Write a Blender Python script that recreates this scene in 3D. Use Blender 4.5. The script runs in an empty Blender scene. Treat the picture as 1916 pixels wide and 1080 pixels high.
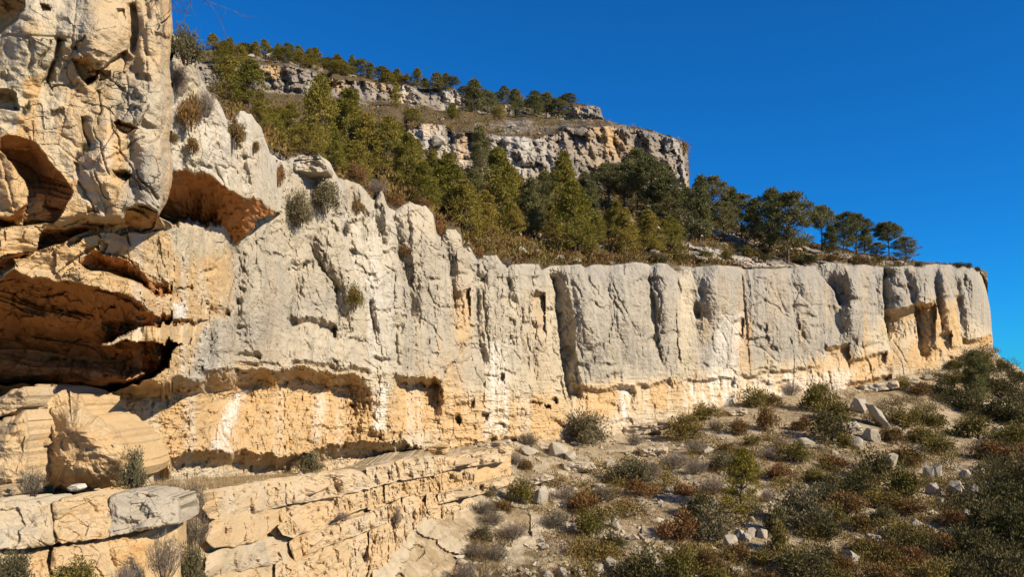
import bpy, math, random
import numpy as np
from mathutils import Vector

# ------------------------------------------------------------------ camera, sky, sun
W, H, F, HY = 1916.0, 1080.0, 1563.0, 720.0      # photo size, focal length in px, horizon row
sc = bpy.context.scene
col = sc.collection
cam_d = bpy.data.cameras.new('camera')
cam = bpy.data.objects.new('camera', cam_d); col.objects.link(cam)
cam.location = (0, 0, 0); cam.rotation_euler = (math.radians(90), 0, 0)
cam_d.sensor_width = 36.0; cam_d.lens = 36.0 * F / W
cam_d.shift_y = (HY - H / 2) / W
cam_d.clip_start = 0.1; cam_d.clip_end = 3000
sc.camera = cam

SUN_EL = math.radians(30)
SUN_AZ = math.atan2(0.88, -0.475)                # compass-style: x = sin, y = cos
sun_vec = Vector((math.sin(SUN_AZ) * math.cos(SUN_EL), math.cos(SUN_AZ) * math.cos(SUN_EL), math.sin(SUN_EL)))
world = bpy.data.worlds.new('World'); sc.world = world; world.use_nodes = True
wn = world.node_tree; wn.nodes.clear()
sky = wn.nodes.new('ShaderNodeTexSky'); sky.sky_type = 'NISHITA'; sky.sun_disc = False
sky.sun_elevation = SUN_EL; sky.sun_rotation = SUN_AZ
sky.altitude = 1500; sky.air_density = 1.0; sky.dust_density = 0.0; sky.ozone_density = 3.0
hs = wn.nodes.new('ShaderNodeMix'); hs.data_type = 'RGBA'; hs.blend_type = 'MULTIPLY'; hs.inputs[0].default_value = 1.0; hs.inputs[7].default_value = (0.06, 0.66, 1.25, 1)   # clear dry winter air
bg = wn.nodes.new('ShaderNodeBackground'); bg.inputs['Strength'].default_value = 0.070
wo = wn.nodes.new('ShaderNodeOutputWorld')
wn.links.new(sky.outputs[0], hs.inputs[6]); wn.links.new(hs.outputs[2], bg.inputs[0]); wn.links.new(bg.outputs[0], wo.inputs[0])
sun_d = bpy.data.lights.new('sun', 'SUN'); sun_d.energy = 5.0; sun_d.angle = math.radians(0.53); sun_d.color = (1.0, 0.875, 0.68)
sun = bpy.data.objects.new('sun', sun_d); col.objects.link(sun)
sun.rotation_euler = sun_vec.to_track_quat('Z', 'Y').to_euler(); sun.location = (40, -20, 60)
sc.view_settings.view_transform = 'Standard'; sc.view_settings.look = 'None'
sc.view_settings.exposure = 0.70; sc.view_settings.gamma = 1.0
sc.cycles.max_bounces = 4; sc.cycles.diffuse_bounces = 3; sc.cycles.use_adaptive_sampling = True; sc.cycles.adaptive_threshold = 0.03

rng = np.random.default_rng(11)
random.seed(5)
A = np.array
def at(x, y, Y): return Vector(((x - W / 2) / F * Y, Y, (HY - y) / F * Y))

# ------------------------------------------------------------------ noise
_perm = rng.permutation(4096).astype(np.int64)
_val = rng.random(4096).astype(np.float32) * 2 - 1
def vnoise(x, y, z, seed=0):
    xi = np.floor(x).astype(np.int64); yi = np.floor(y).astype(np.int64); zi = np.floor(z).astype(np.int64)
    fx = (x - xi); fy = (y - yi); fz = (z - zi)
    fx = fx * fx * (3 - 2 * fx); fy = fy * fy * (3 - 2 * fy); fz = fz * fz * (3 - 2 * fz)
    def h(a, b, c): return _val[_perm[(_perm[(_perm[(a + seed * 37) & 4095] + b) & 4095] + c) & 4095]]
    c00 = h(xi, yi, zi) * (1 - fx) + h(xi + 1, yi, zi) * fx
    c10 = h(xi, yi + 1, zi) * (1 - fx) + h(xi + 1, yi + 1, zi) * fx
    c01 = h(xi, yi, zi + 1) * (1 - fx) + h(xi + 1, yi, zi + 1) * fx
    c11 = h(xi, yi + 1, zi + 1) * (1 - fx) + h(xi + 1, yi + 1, zi + 1) * fx
    return (c00 * (1 - fy) + c10 * fy) * (1 - fz) + (c01 * (1 - fy) + c11 * fy) * fz
def fbm(x, y, z, seed=0, o=3, g=0.5):
    s = 0; a = 1.0; f = 1.0
    for k in range(o):
        s = s + a * vnoise(x * f + 13.1 * k, y * f + 7.7 * k, z * f + 3.3 * k, seed + k); a *= g; f *= 2.03
    return s
def cells(x, y, z, seed=0):
    """jittered-cell noise: distance to nearest, distance gap to second, random value of the nearest cell"""
    xi = np.floor(x).astype(np.int64); yi = np.floor(y).astype(np.int64); zi = np.floor(z).astype(np.int64)
    d1 = np.full(x.shape, 9.0); d2 = np.full(x.shape, 9.0); v = np.zeros(x.shape)
    for a in (-1, 0, 1):
        for b in (-1, 0, 1):
            for c in (-1, 0, 1):
                i, j, k = xi + a, yi + b, zi + c
                q = _perm[(_perm[(_perm[(i + seed) & 4095] + j) & 4095] + k) & 4095]
                px = i + 0.5 + 0.45 * _val[q]; py = j + 0.5 + 0.45 * _val[(q + 911) & 4095]; pz = k + 0.5 + 0.45 * _val[(q + 1777) & 4095]
                d = np.sqrt((px - x) ** 2 + (py - y) ** 2 + (pz - z) ** 2)
                n = d < d1
                d2 = np.where(n, d1, np.minimum(d2, d)); v = np.where(n, _val[(q + 333) & 4095], v); d1 = np.where(n, d, d1)
    return d1, d2 - d1, v
def sstep(a, b, t):
    u = np.clip((t - a) / (b - a), 0, 1); return u * u * (3 - 2 * u)

# ------------------------------------------------------------------ mesh and object helpers
def mk_mesh(name, V, faces, mats=(), matidx=None, smooth=False, attrs=None):
    """faces: list of int arrays, each (n, 3) or (n, 4)"""
    me = bpy.data.meshes.new(name)
    V = np.asarray(V, np.float32)
    me.vertices.add(len(V)); me.vertices.foreach_set('co', V.ravel())
    loops = np.concatenate([np.asarray(f).ravel() for f in faces]).astype(np.int32)
    tot = np.concatenate([np.full(len(f), np.asarray(f).shape[1]) for f in faces]).astype(np.int32)
    st = np.concatenate([[0], np.cumsum(tot)[:-1]]).astype(np.int32)
    me.loops.add(len(loops)); me.loops.foreach_set('vertex_index', loops)
    me.polygons.add(len(tot)); me.polygons.foreach_set('loop_start', st)
    try: me.polygons.foreach_set('loop_total', tot)
    except Exception: pass
    for m in mats: me.materials.append(m)
    if matidx is not None: me.polygons.foreach_set('material_index', np.asarray(matidx, np.int32))
    me.polygons.foreach_set('use_smooth', np.full(len(tot), smooth))
    me.update(calc_edges=True); me.validate()
    for k, a in (attrs or {}).items():
        at_ = me.attributes.new(k, 'FLOAT_COLOR', 'POINT')
        at_.data.foreach_set('color', np.asarray(a, np.float32).ravel())
    return me
def obj(name, me, parent=None, **props):
    o = bpy.data.objects.new(name, me); col.objects.link(o)
    if parent is not None: o.parent = parent
    for k, v in props.items(): o[k] = v
    return o
def dup(o, parent=None):
    c = o.copy(); col.objects.link(c)
    c.parent = parent
    return c

# ------------------------------------------------------------------ materials
def nodes(name):
    m = bpy.data.materials.new(name); m.use_nodes = True
    nt = m.node_tree; nt.nodes.clear()
    out = nt.nodes.new('ShaderNodeOutputMaterial'); b = nt.nodes.new('ShaderNodeBsdfPrincipled')
    b.inputs['Specular IOR Level'].default_value = 0.12; b.inputs['Roughness'].default_value = 0.95
    nt.links.new(b.outputs[0], out.inputs[0])
    return m, nt, b, out
def N(nt, t, **kw):
    n = nt.nodes.new(t)
    for k, v in kw.items():
        if k in n.inputs: n.inputs[k].default_value = v
        else: setattr(n, k, v)
    return n
def noise_node(nt, vec, scale, detail=4, rough=0.6, dist=0.0):
    n = nt.nodes.new('ShaderNodeTexNoise'); n.inputs['Scale'].default_value = scale
    n.inputs['Detail'].default_value = detail; n.inputs['Roughness'].default_value = rough; n.inputs['Distortion'].default_value = dist
    nt.links.new(vec, n.inputs['Vector']); return n.outputs['Fac']
def mapping(nt, vec, s):
    n = nt.nodes.new('ShaderNodeMapping'); n.inputs['Scale'].default_value = s
    nt.links.new(vec, n.inputs['Vector']); return n.outputs[0]
def ramp(nt, fac, a, b, c0=(0, 0, 0, 1), c1=(1, 1, 1, 1)):
    n = nt.nodes.new('ShaderNodeValToRGB'); n.color_ramp.elements[0].position = a; n.color_ramp.elements[1].position = b
    n.color_ramp.elements[0].color = c0; n.color_ramp.elements[1].color = c1
    nt.links.new(fac, n.inputs[0]); return n.outputs[0]
def mix(nt, fac, a, b, mode='MIX'):
    n = nt.nodes.new('ShaderNodeMix'); n.data_type = 'RGBA'; n.blend_type = mode
    for s, v in ((0, fac), (6, a), (7, b)):
        if isinstance(v, (int, float)): n.inputs[s].default_value = v
        elif isinstance(v, tuple): n.inputs[s].default_value = v if len(v) == 4 else (*v, 1)
        else: nt.links.new(v, n.inputs[s])
    return n.outputs[2]
def mth(nt, op, a, b=0.0, clamp=False):
    n = nt.nodes.new('ShaderNodeMath'); n.operation = op; n.use_clamp = clamp
    for s, v in ((0, a), (1, b)):
        if isinstance(v, (int, float)): n.inputs[s].default_value = v
        else: nt.links.new(v, n.inputs[s])
    return n.outputs[0]

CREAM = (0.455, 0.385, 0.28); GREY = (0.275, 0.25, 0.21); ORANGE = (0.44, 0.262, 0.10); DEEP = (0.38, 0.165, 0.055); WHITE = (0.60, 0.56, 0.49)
def rock_material(name, ground=None, fine=1.0, cream=CREAM, grey=GREY, cracks=0.4, bumpd=0.17):
    """tint attribute: R orange, G grey weathering, B pale streak; alpha 0 = ground instead of rock"""
    m, nt, b, out = nodes(name)
    tc = nt.nodes.new('ShaderNodeTexCoord').outputs['Object']
    at_ = N(nt, 'ShaderNodeAttribute', attribute_name='tint')
    sep = nt.nodes.new('ShaderNodeSeparateColor'); nt.links.new(at_.outputs['Color'], sep.inputs[0])
    n1 = noise_node(nt, tc, 0.35, 6, 0.62); n2 = noise_node(nt, tc, 2.6 * fine, 6, 0.65)
    streak = noise_node(nt, mapping(nt, tc, (1.1, 1.1, 0.09)), 1.3, 5, 0.6, 0.3)
    bed = noise_node(nt, mapping(nt, tc, (0.35, 0.35, 3.4)), 1.2, 5, 0.65, 0.4)
    speck = noise_node(nt, tc, 11 * fine, 4, 0.7)
    c = mix(nt, ramp(nt, n1, 0.38, 0.66), cream, tuple(v * 0.84 for v in cream[:2]) + (cream[2] * 0.78,))
    gf = mth(nt, 'ADD', sep.outputs[1], mth(nt, 'MULTIPLY', mth(nt, 'SUBTRACT', streak, 0.5), 1.5), True)
    c = mix(nt, gf, c, grey)
    dk = mth(nt, 'MULTIPLY', ramp(nt, streak, 0.54, 0.70), mth(nt, 'MULTIPLY', sep.outputs[1], 0.6, True))
    c = mix(nt, dk, c, tuple(v * 0.62 for v in grey))
    of = mth(nt, 'ADD', sep.outputs[0], mth(nt, 'MULTIPLY', mth(nt, 'SUBTRACT', n2, 0.5), 0.9), True)
    of2 = mth(nt, 'MULTIPLY', of, mth(nt, 'MULTIPLY', sep.outputs[0], 2.2, True))
    oc = mix(nt, ramp(nt, bed, 0.35, 0.68), ORANGE, (0.48, 0.335, 0.17))
    c = mix(nt, of2, c, oc)
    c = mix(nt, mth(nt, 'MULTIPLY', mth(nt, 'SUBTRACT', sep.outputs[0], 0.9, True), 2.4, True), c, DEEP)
    wf = mth(nt, 'MULTIPLY', sep.outputs[2], ramp(nt, streak, 0.36, 0.58))
    c = mix(nt, wf, c, WHITE)
    c = mix(nt, mth(nt, 'MULTIPLY', ramp(nt, speck, 0.56, 0.74), 0.42), c, (0.20, 0.165, 0.115))
    wv = N(nt, 'ShaderNodeVectorMath', operation='ADD'); nzc = nt.nodes.new('ShaderNodeTexNoise'); nzc.inputs['Scale'].default_value = 1.1; nzc.inputs['Detail'].default_value = 5
    nt.links.new(tc, nzc.inputs['Vector']); nt.links.new(mapping(nt, tc, (0.75, 0.75, 0.5)), wv.inputs[0]); nt.links.new(nzc.outputs['Color'], wv.inputs[1])
    vo = nt.nodes.new('ShaderNodeTexVoronoi'); vo.feature = 'DISTANCE_TO_EDGE'; vo.inputs['Scale'].default_value = 1.15 * fine; nt.links.new(wv.outputs[0], vo.inputs['Vector'])
    ck = mth(nt, 'MULTIPLY', ramp(nt, vo.outputs['Distance'], 0.0, 0.022, (1, 1, 1, 1), (0, 0, 0, 1)), ramp(nt, noise_node(nt, tc, 0.7, 3), 0.47, 0.6))
    c = mix(nt, mth(nt, 'MULTIPLY', ck, cracks), c, (0.16, 0.125, 0.085))
    hgt = mth(nt, 'ADD', mth(nt, 'MULTIPLY', ck, -0.9 * cracks), mth(nt, 'ADD', mth(nt, 'MULTIPLY', n2, 0.6), mth(nt, 'ADD', mth(nt, 'MULTIPLY', speck, 0.34), mth(nt, 'MULTIPLY', bed, 0.45))))
    bump = N(nt, 'ShaderNodeBump', Strength=1.0, Distance=bumpd / fine)
    nt.links.new(hgt, bump.inputs['Height']); nt.links.new(bump.outputs[0], b.inputs['Normal'])
    if ground is not None:
        g1 = noise_node(nt, tc, ground[0], 7, 0.7); g2 = noise_node(nt, tc, ground[0] * 5.3, 5, 0.7)
        gc = mix(nt, ramp(nt, g1, 0.40, 0.62), ground[1], ground[2])
        gc = mix(nt, ramp(nt, g2, 0.50, 0.66), gc, ground[3])
        c = mix(nt, at_.outputs['Alpha'], gc, c)
    nt.links.new(c, b.inputs['Base Color'])
    return m
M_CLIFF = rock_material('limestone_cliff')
M_HILL = rock_material('hillside_rock_and_soil', ground=(0.16, (0.105, 0.076, 0.040), (0.070, 0.058, 0.028), (0.175, 0.132, 0.078)), fine=0.7,
                       cream=(0.29, 0.235, 0.18), grey=(0.175, 0.158, 0.143))
M_SLOPE = rock_material('stony_slope', ground=(0.22, (0.33, 0.255, 0.155), (0.23, 0.165, 0.09), (0.42, 0.345, 0.24)), fine=1.4)
M_BLOCK = rock_material('pale_limestone_block', fine=1.6, cracks=0.08)
M_BOULDER = rock_material('grey_limestone_boulder', fine=1.8, cream=(0.36, 0.305, 0.225), grey=(0.25, 0.222, 0.18), cracks=0.05)

def leaf_material(name, c0, c1, c2, trans=0.18):
    m, nt, b, out = nodes(name)
    oi = nt.nodes.new('ShaderNodeObjectInfo'); tc = nt.nodes.new('ShaderNodeTexCoord').outputs['Object']
    n = noise_node(nt, tc, 1.7, 3, 0.6); n2 = noise_node(nt, tc, 9, 2, 0.6)
    c = mix(nt, ramp(nt, n, 0.36, 0.64), c0, c1)
    c = mix(nt, ramp(nt, n2, 0.55, 0.75), c, c2)
    v = mth(nt, 'ADD', mth(nt, 'MULTIPLY', oi.outputs['Random'], 0.5), 0.75)
    h = N(nt, 'ShaderNodeHueSaturation'); nt.links.new(v, h.inputs['Value']); nt.links.new(c, h.inputs['Color'])
    hu = mth(nt, 'ADD', mth(nt, 'MULTIPLY', oi.outputs['Random'], -0.03), 0.512); nt.links.new(hu, h.inputs['Hue'])
    tr = nt.nodes.new('ShaderNodeBsdfTranslucent'); nt.links.new(h.outputs[0], tr.inputs[0]); nt.links.new(h.outputs[0], b.inputs['Base Color'])
    ms = nt.nodes.new('ShaderNodeMixShader'); ms.inputs[0].default_value = trans
    nt.links.new(b.outputs[0], ms.inputs[1]); nt.links.new(tr.outputs[0], ms.inputs[2]); nt.links.new(ms.outputs[0], out.inputs[0])
    b.inputs['Roughness'].default_value = 0.75
    return m
M_PINE = leaf_material('pine_needles', (0.257, 0.210, 0.036), (0.151, 0.140, 0.029), (0.352, 0.264, 0.056), 0.22)
M_PINE2 = leaf_material('dark_pine_needles', (0.172, 0.164, 0.057), (0.110, 0.112, 0.044), (0.230, 0.202, 0.077), 0.22)
M_GREEN = leaf_material('juniper_leaves', (0.168, 0.132, 0.031), (0.102, 0.087, 0.023), (0.258, 0.183, 0.044))
M_DARK = leaf_material('dark_scrub_leaves', (0.090, 0.081, 0.029), (0.057, 0.053, 0.021), (0.144, 0.113, 0.040))
M_BROWN = leaf_material('rusty_scrub_leaves', (0.20, 0.112, 0.036), (0.125, 0.075, 0.028), (0.27, 0.165, 0.06))
M_GREY = leaf_material('grey_twigs', (0.20, 0.165, 0.12), (0.14, 0.115, 0.085), (0.28, 0.235, 0.175))
M_OLIVE = leaf_material('grey_green_leaves', (0.150, 0.130, 0.066), (0.100, 0.088, 0.044), (0.225, 0.195, 0.11))
M_GRASS = leaf_material('dry_grass', (0.36, 0.27, 0.145), (0.27, 0.195, 0.10), (0.43, 0.34, 0.20))
def bark_material():
    m, nt, b, out = nodes('pine_bark')
    tc = nt.nodes.new('ShaderNodeTexCoord').outputs['Object']
    n = noise_node(nt, mapping(nt, tc, (4, 4, 1)), 3, 4, 0.6)
    nt.links.new(mix(nt, ramp(nt, n, 0.4, 0.6), (0.06, 0.042, 0.03), (0.14, 0.105, 0.08)), b.inputs['Base Color'])
    return m
M_BARK = bark_material()

# ------------------------------------------------------------------ relief tools on arrays of photo-plane coordinates
def polydist(P, X, Y):
    """signed distance to a polyline (positive on the +x side of a line drawn downwards), and the position along it 0..1"""
    P = A(P, float); L = np.hypot(*(P[1:] - P[:-1]).T); cum = np.concatenate([[0], np.cumsum(L)]); tot = cum[-1]
    best = np.full(X.shape, 1e9); sg = np.ones(X.shape); tt = np.zeros(X.shape)
    for i in range(len(P) - 1):
        ax, ay = P[i]; dx, dy = P[i + 1] - P[i]
        u = np.clip(((X - ax) * dx + (Y - ay) * dy) / (L[i] ** 2 + 1e-9), 0, 1)
        ex = X - ax - u * dx; ey = Y - ay - u * dy; d = np.hypot(ex, ey)
        n = d < best
        best = np.where(n, d, best); sg = np.where(n, np.where(-(dx * (Y - ay) - dy * (X - ax)) >= 0, 1.0, -1.0), sg); tt = np.where(n, (cum[i] + u * L[i]) / tot, tt)
    return best * sg, tt
def inpoly(P, X, Y):
    r = np.zeros(X.shape, bool); n = len(P)
    for i in range(n):
        x0, y0 = P[i]; x1, y1 = P[(i + 1) % n]
        if y0 == y1: continue
        r ^= ((y0 > Y) != (y1 > Y)) & (X < (x1 - x0) * (Y - y0) / (y1 - y0) + x0)
    return r
def polymask(P, X, Y, soft):
    P = [tuple(p) for p in P]
    d, _ = polydist(P + [P[0]], X, Y); d = np.abs(d)
    s = np.where(inpoly(P, X, Y), d, -d)
    return sstep(-soft, soft, s)
class Relief:
    """depth offsets in metres (positive = towards the viewer side of the wall) and tint over a grid"""
    def __init__(s, X, Y, D):
        s.X, s.Y, s.PXM = X, Y, D / F; s.U = np.zeros(X.shape); s.R = np.zeros(X.shape); s.T = np.zeros(X.shape + (3,))
    def box(s, P, m):
        P = A(P, float); x0, y0 = P.min(0) - m; x1, y1 = P.max(0) + m
        return (s.X >= x0) & (s.X <= x1) & (s.Y >= y0) & (s.Y <= y1)
    def saw(s, P, d, w, flip=False, edge=2.2, k=None):
        b = s.box(P, w + 5)
        if not b.any(): return
        sd, t = polydist(P, s.X[b], s.Y[b])
        if flip: sd = -sd
        tp = sstep(0, 0.13, t) * sstep(0, 0.13, 1 - t)
        f = np.where(sd >= 0, np.clip(1 - sd / w, 0, 1), np.clip(1 + sd / edge, 0, 1))
        s.R[b] -= np.minimum(d, (k or np.where(s.X[b] > 1000, np.where(s.X[b] > 1600, 0.8, 0.48), 1.5)) * w * s.PXM[b]) * f * tp
    def crack(s, P, d, w, cap=1.5):
        b = s.box(P, 3 * w)
        if not b.any(): return
        sd, t = polydist(P, s.X[b], s.Y[b])
        s.R[b] -= np.minimum(d, cap * w * s.PXM[b]) * np.exp(-(sd / w) ** 2) * sstep(0, 0.1, t) * sstep(0, 0.1, 1 - t)
    def bulge(s, cx, cy, rx, ry, h, ang=0):
        c, q = math.cos(math.radians(ang)), math.sin(math.radians(ang))
        u = ((s.X - cx) * c + (s.Y - cy) * q) / rx; v = (-(s.X - cx) * q + (s.Y - cy) * c) / ry
        s.R += np.minimum(h, 0.8 * min(rx, ry) * s.PXM) * np.clip(1 - u * u - v * v, 0, 1) ** 1.3
    def roof(s, lip, d, c, rec=None, low=None, end=0.12, tint=0.35, nose=0.12, k=3.0):
        lx, ly = A(lip, float).T; x0, x1 = lx.min(), lx.max()
        b = (s.X >= x0) & (s.X <= x1) & (s.Y >= ly.min() - 60) & (s.Y <= ly.max() + 400)
        if not b.any(): return
        x, y = s.X[b], s.Y[b]; d = np.minimum(d, k * c * s.PXM[b])
        t = y - np.interp(x, lx, ly); e = max(end * (x1 - x0), 0.01)
        tp = sstep(0, e, x - x0) * sstep(0, e, x1 - x) if end > 0 else np.ones(x.shape)
        f = np.clip(t / c, 0, 1) * (t > 0)
        f = f ** 0.85
        if low is not None:
            wx, wy = A(low, float).T; lo = np.interp(x, wx, wy)
            f = f * np.clip((lo - y) / 2.5, 0, 1)
        elif rec is not None:
            f = f * (1 - sstep(0, rec, t - c))
        s.R[b] += -d * f * tp + np.where(t <= 0, nose * d * np.exp(t / 14.0), nose * d * np.clip(1 - t / 3, 0, 1)) * tp
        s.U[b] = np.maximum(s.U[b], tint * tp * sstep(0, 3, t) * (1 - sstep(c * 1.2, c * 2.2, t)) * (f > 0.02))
    def tint(s, P, ch, v, soft=14):
        b = s.box(P, soft + 2)
        if b.any(): s.T[b, ch] += v * polymask(P, s.X[b], s.Y[b], soft)

# ------------------------------------------------------------------ the main cliff
TOP = A([(-90, -60), (321.5, -60), (323.5, 62), (335, 70), (350, 92), (366, 100), (374, 140), (392, 172), (408, 190), (424, 222), (436, 226), (450, 206), (470, 215), (488, 238), (498, 268),
         (505, 286), (530, 300), (560, 292), (600, 291), (616, 305), (634, 334), (672, 344), (690, 366), (701, 374), (714, 352), (724, 384), (740, 392), (757, 380), (775, 379), (799, 388), (811, 404), (818, 440), (826, 446), (836, 429),
         (852, 427), (863, 440), (866, 462), (880, 462), (889, 478), (893, 486), (905, 479), (928, 478), (940, 494), (952, 498), (958, 495), (1008, 494), (1013, 506), (1022, 502), (1028, 499), (1060, 496), (1086, 495), (1094, 502), (1110, 496),
         (1142, 497), (1160, 494), (1196, 491), (1213, 494), (1216, 497), (1232, 493), (1248, 495), (1264, 508), (1290, 505), (1300, 500), (1340, 496), (1384, 500), (1392, 504), (1440, 503), (1480, 502), (1512, 499),
         (1530, 497), (1545, 493), (1580, 492), (1596, 500), (1606, 496), (1640, 498), (1656, 502), (1690, 498), (1725, 496), (1760, 494), (1790, 498), (1815, 500), (1830, 504), (1838, 520), (1846, 545), (1852, 575), (1855, 600), (1856, 628), (1858, 640)], float)
BOT = A([(-90, 985), (230, 985), (275, 930), (330, 925), (400, 916), (600, 904), (700, 885), (800, 872), (830, 872), (960, 850), (1000, 838), (1100, 838), (1250, 808), (1300, 785), (1360, 772), (1500, 750), (1580, 742), (1640, 735), (1700, 712), (1760, 702), (1800, 684), (1858, 664)], float)
xs = np.concatenate([np.arange(-84, 320, 2.0), [319.2, 321.3, 323.6], np.arange(325.5, 1857, 2.0), [1857.5]])
ys = np.arange(-60, 988, 2.0)
XX, YR = np.meshgrid(xs, ys, indexing='ij')
tops = np.interp(xs, *TOP.T) + np.where(xs > 330, np.where(xs > 950, 0.4, 1.0) * (1.6 * vnoise(xs * 0.21, xs * 0, xs * 0, 3) + 2.2 * vnoise(xs * 0.06, xs * 0, xs * 0, 4)), 0)
bots = np.interp(xs, *BOT.T)
YY = np.clip(YR, tops[:, None], bots[:, None])
XG = XX
# base depth: three profiles blended by row
up = np.interp(XX, [-90, 0, 200, 300, 319, 321.4, 323, 400, 440, 470, 500, 530, 545, 600, 750, 900, 1030, 1200, 1500, 1700, 1800, 1845, 1858],
               [17.0, 17.6, 18.4, 19.0, 20.0, 21.2, 33.0, 36.0, 37.0, 37.6, 38.6, 40.5, 41.5, 44.5, 53, 64, 74, 85, 105, 120, 128.5, 135.5, 146])
mid = np.interp(XX, [-90, 0, 200, 260, 320, 345, 400, 430, 450, 600, 750, 900, 1030, 1200, 1500, 1700, 1800, 1845, 1858],
                [17.2, 17.8, 19.6, 21.0, 23.8, 25.6, 29.8, 33.0, 35.2, 44.5, 53, 64, 74, 85, 105, 120, 128.5, 135.5, 146])
lowd = np.interp(XX, [-90, 0, 200, 330, 400, 450, 600, 750, 900, 1030, 1200, 1500, 1700, 1800, 1845, 1858],
                 [21.5, 23, 26.0, 30.0, 33.0, 36.2, 44.5, 53, 64, 74, 85, 105, 120, 128.5, 135.5, 146])
_kr = np.hanning(17); _kr /= _kr.sum()
mid = np.apply_along_axis(lambda c_: np.convolve(np.pad(c_, 8, 'edge'), _kr, 'valid'), 0, mid)
# irregular edges: features are looked up at slightly warped coordinates
px_ = 2 * up / F
gx, gy, gz = (XX - W / 2) / F * up, up, (HY - YY) / F * up
w1 = np.clip(42.0 / up, 0.35, 1.7)
WX = XX + w1 * (5.0 * fbm(gx * 0.9, gy * 0.9, gz * 0.9, 21, 4, 0.6) + 1.6 * vnoise(gx * 6, gy * 6, gz * 6, 25))
WY = YY + w1 * (6.0 * fbm(gx * 0.9, gy * 0.9, gz * 0.9, 31, 4, 0.6) + 2.4 * vnoise(gx * 5, gy * 5, gz * 9, 35))
pil = (XX < 322.5)
WX = np.where(pil & (WX > 319) & (YY < 395), np.minimum(WX, 319), WX)
a1 = sstep(396, 426, WY + 0.0 * XX); a2 = sstep(706, 742, WY)
D0 = up * (1 - a1) + mid * a1
D0 = D0 * (1 - a2) + lowd * a2
# the prow: a block standing out of the wall with a big roof under it
PROW = [(321, -70), (340, 40), (384, 95), (425, 180), (452, 190), (490, 220), (502, 275), (520, 300), (531, 328), (531, 352), (522, 392), (494, 402), (474, 424), (446, 454), (436, 457), (402, 441), (366, 436), (344, 426), (322, 398)]
lipx = [318, 350, 390, 430, 455, 480, 505, 522]; lipy = [321, 317, 325, 349, 366, 368, 384, 393]
pm = inpoly(PROW, WX, WY) & ~pil
yp = np.interp(XX, [322, 430, 480, 512, 531], [23.2, 26.6, 30.2, 35.0, 39.2]) + 2.2 * sstep(-40, 0, -(WY - np.interp(WX, [322, 366, 424, 470, 498, 531], [62, 100, 222, 215, 268, 320])) - 0) * 0
tl = WY - np.interp(WX, lipx, lipy)
yp = yp + np.where(tl > 0, 7.4 * np.clip(tl / 108, 0, 1.3) ** 0.9, 0.0)
pm = pm & (yp < D0)
D0 = np.where(pm, yp, D0)
E = Relief(WX, WY, D0)
# --- the near pillar
S, K, RF, B, TI = E.saw, E.crack, E.roof, E.bulge, E.tint
B(285, 330, 44, 95, 0.9); B(70, 70, 70, 120, 0.5, 10); B(170, 60, 70, 110, 0.7); B(285, 60, 40, 120, 0.55); B(270, 200, 50, 90, 0.6, 20); B(200, 300, 50, 90, 0.5); B(20, 335, 34, 66, 1.1); B(225, 375, 30, 40, 0.4)
RF([(136, 103), (160, 102), (178, 112), (188, 130)], 1.5, 14, low=[(136, 110), (150, 138), (170, 152), (188, 134)], end=0.04, tint=0.8)
RF([(211, 231), (226, 221), (248, 224), (263, 237)], 1.4, 10, low=[(211, 233), (232, 247), (263, 239)], end=0.03, tint=0.9)
RF([(103, 63), (124, 66)], 0.8, 6, low=[(103, 76), (124, 74)], end=0.03)
RF([(80, -4), (97, 2)], 1.0, 6, low=[(80, 14), (97, 12)], end=0.03)
RF([(-84, -20), (30, -14), (52, -8)], 1.6, 20, low=[(-84, 95), (0, 62), (26, 32), (52, 2)], end=0.02, tint=0.5)
RF([(-84, 150), (0, 158), (30, 170), (44, 205)], 0.9, 14, low=[(-84, 220), (0, 215), (44, 212)], end=0.03, tint=0.4)
RF([(190, 128), (210, 126)], 1.0, 8, low=[(190, 148), (210, 138)], end=0.03)
K([(250, 120), (225, 140), (202, 158), (178, 176), (160, 198)], 0.9, 5); S([(163, 150), (200, 120), (235, 92)], 0.6, 26, True)
S([(106, 55), (102, 100), (95, 150), (80, 175)], 0.6, 16); K([(53, 57), (58, 95), (62, 122), (54, 145)], 0.5, 4)
K([(258, 30), (262, 60), (272, 94), (284, 112), (300, 134), (316, 150)], 0.9, 4); S([(254, 0), (253, 43), (254, 105)], 0.5, 20, True)
K([(268, -20), (275, 20), (280, 42)], 0.6, 5); K([(310, 40), (306, 90)], 0.4, 4)
S([(156, 215), (159, 250), (163, 284)], 1.1, 16)
RF([(214, 317), (232, 316), (249, 323)], 1.0, 8, low=[(214, 319), (231, 349), (249, 326)], end=0.02, tint=0.6)
RF([(161, 384), (184, 383)], 0.9, 6, low=[(161, 402), (184, 396)], end=0.03, tint=0.6)
RF([(164, 409), (192, 412)], 0.8, 6, low=[(164, 426), (192, 424)], end=0.03, tint=0.6)
RF([(236, 388), (262, 382), (297, 392)], 2.0, 20, low=[(236, 428), (262, 424), (284, 419), (297, 397)], end=0.02, tint=0.9)
RF([(-84, 265), (0, 270), (10, 252), (43, 249), (70, 264), (88, 288), (112, 318), (137, 346)], 0.9, 60, low=[(-84, 268), (0, 276), (21, 306), (40, 330), (46, 346), (48, 424), (85, 416), (106, 412), (132, 362), (137, 349)], end=0.0, tint=1.15)
RF([(-84, 412), (0, 404), (20, 401), (48, 370)], 1.0, 18, low=[(-84, 430), (0, 426), (25, 428), (48, 424)], end=0, tint=1.0)
for q in ([(110, 258), (150, 270), (175, 262)], [(100, 325), (140, 322)], [(95, 345), (138, 338)], [(160, 300), (190, 310)], [(218, 300), (255, 295)], [(258, 165), (240, 180), (280, 196)], [(130, 85), (155, 90)], [(240, 195), (262, 205)]):
    K(q, 0.45, 4)
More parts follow.
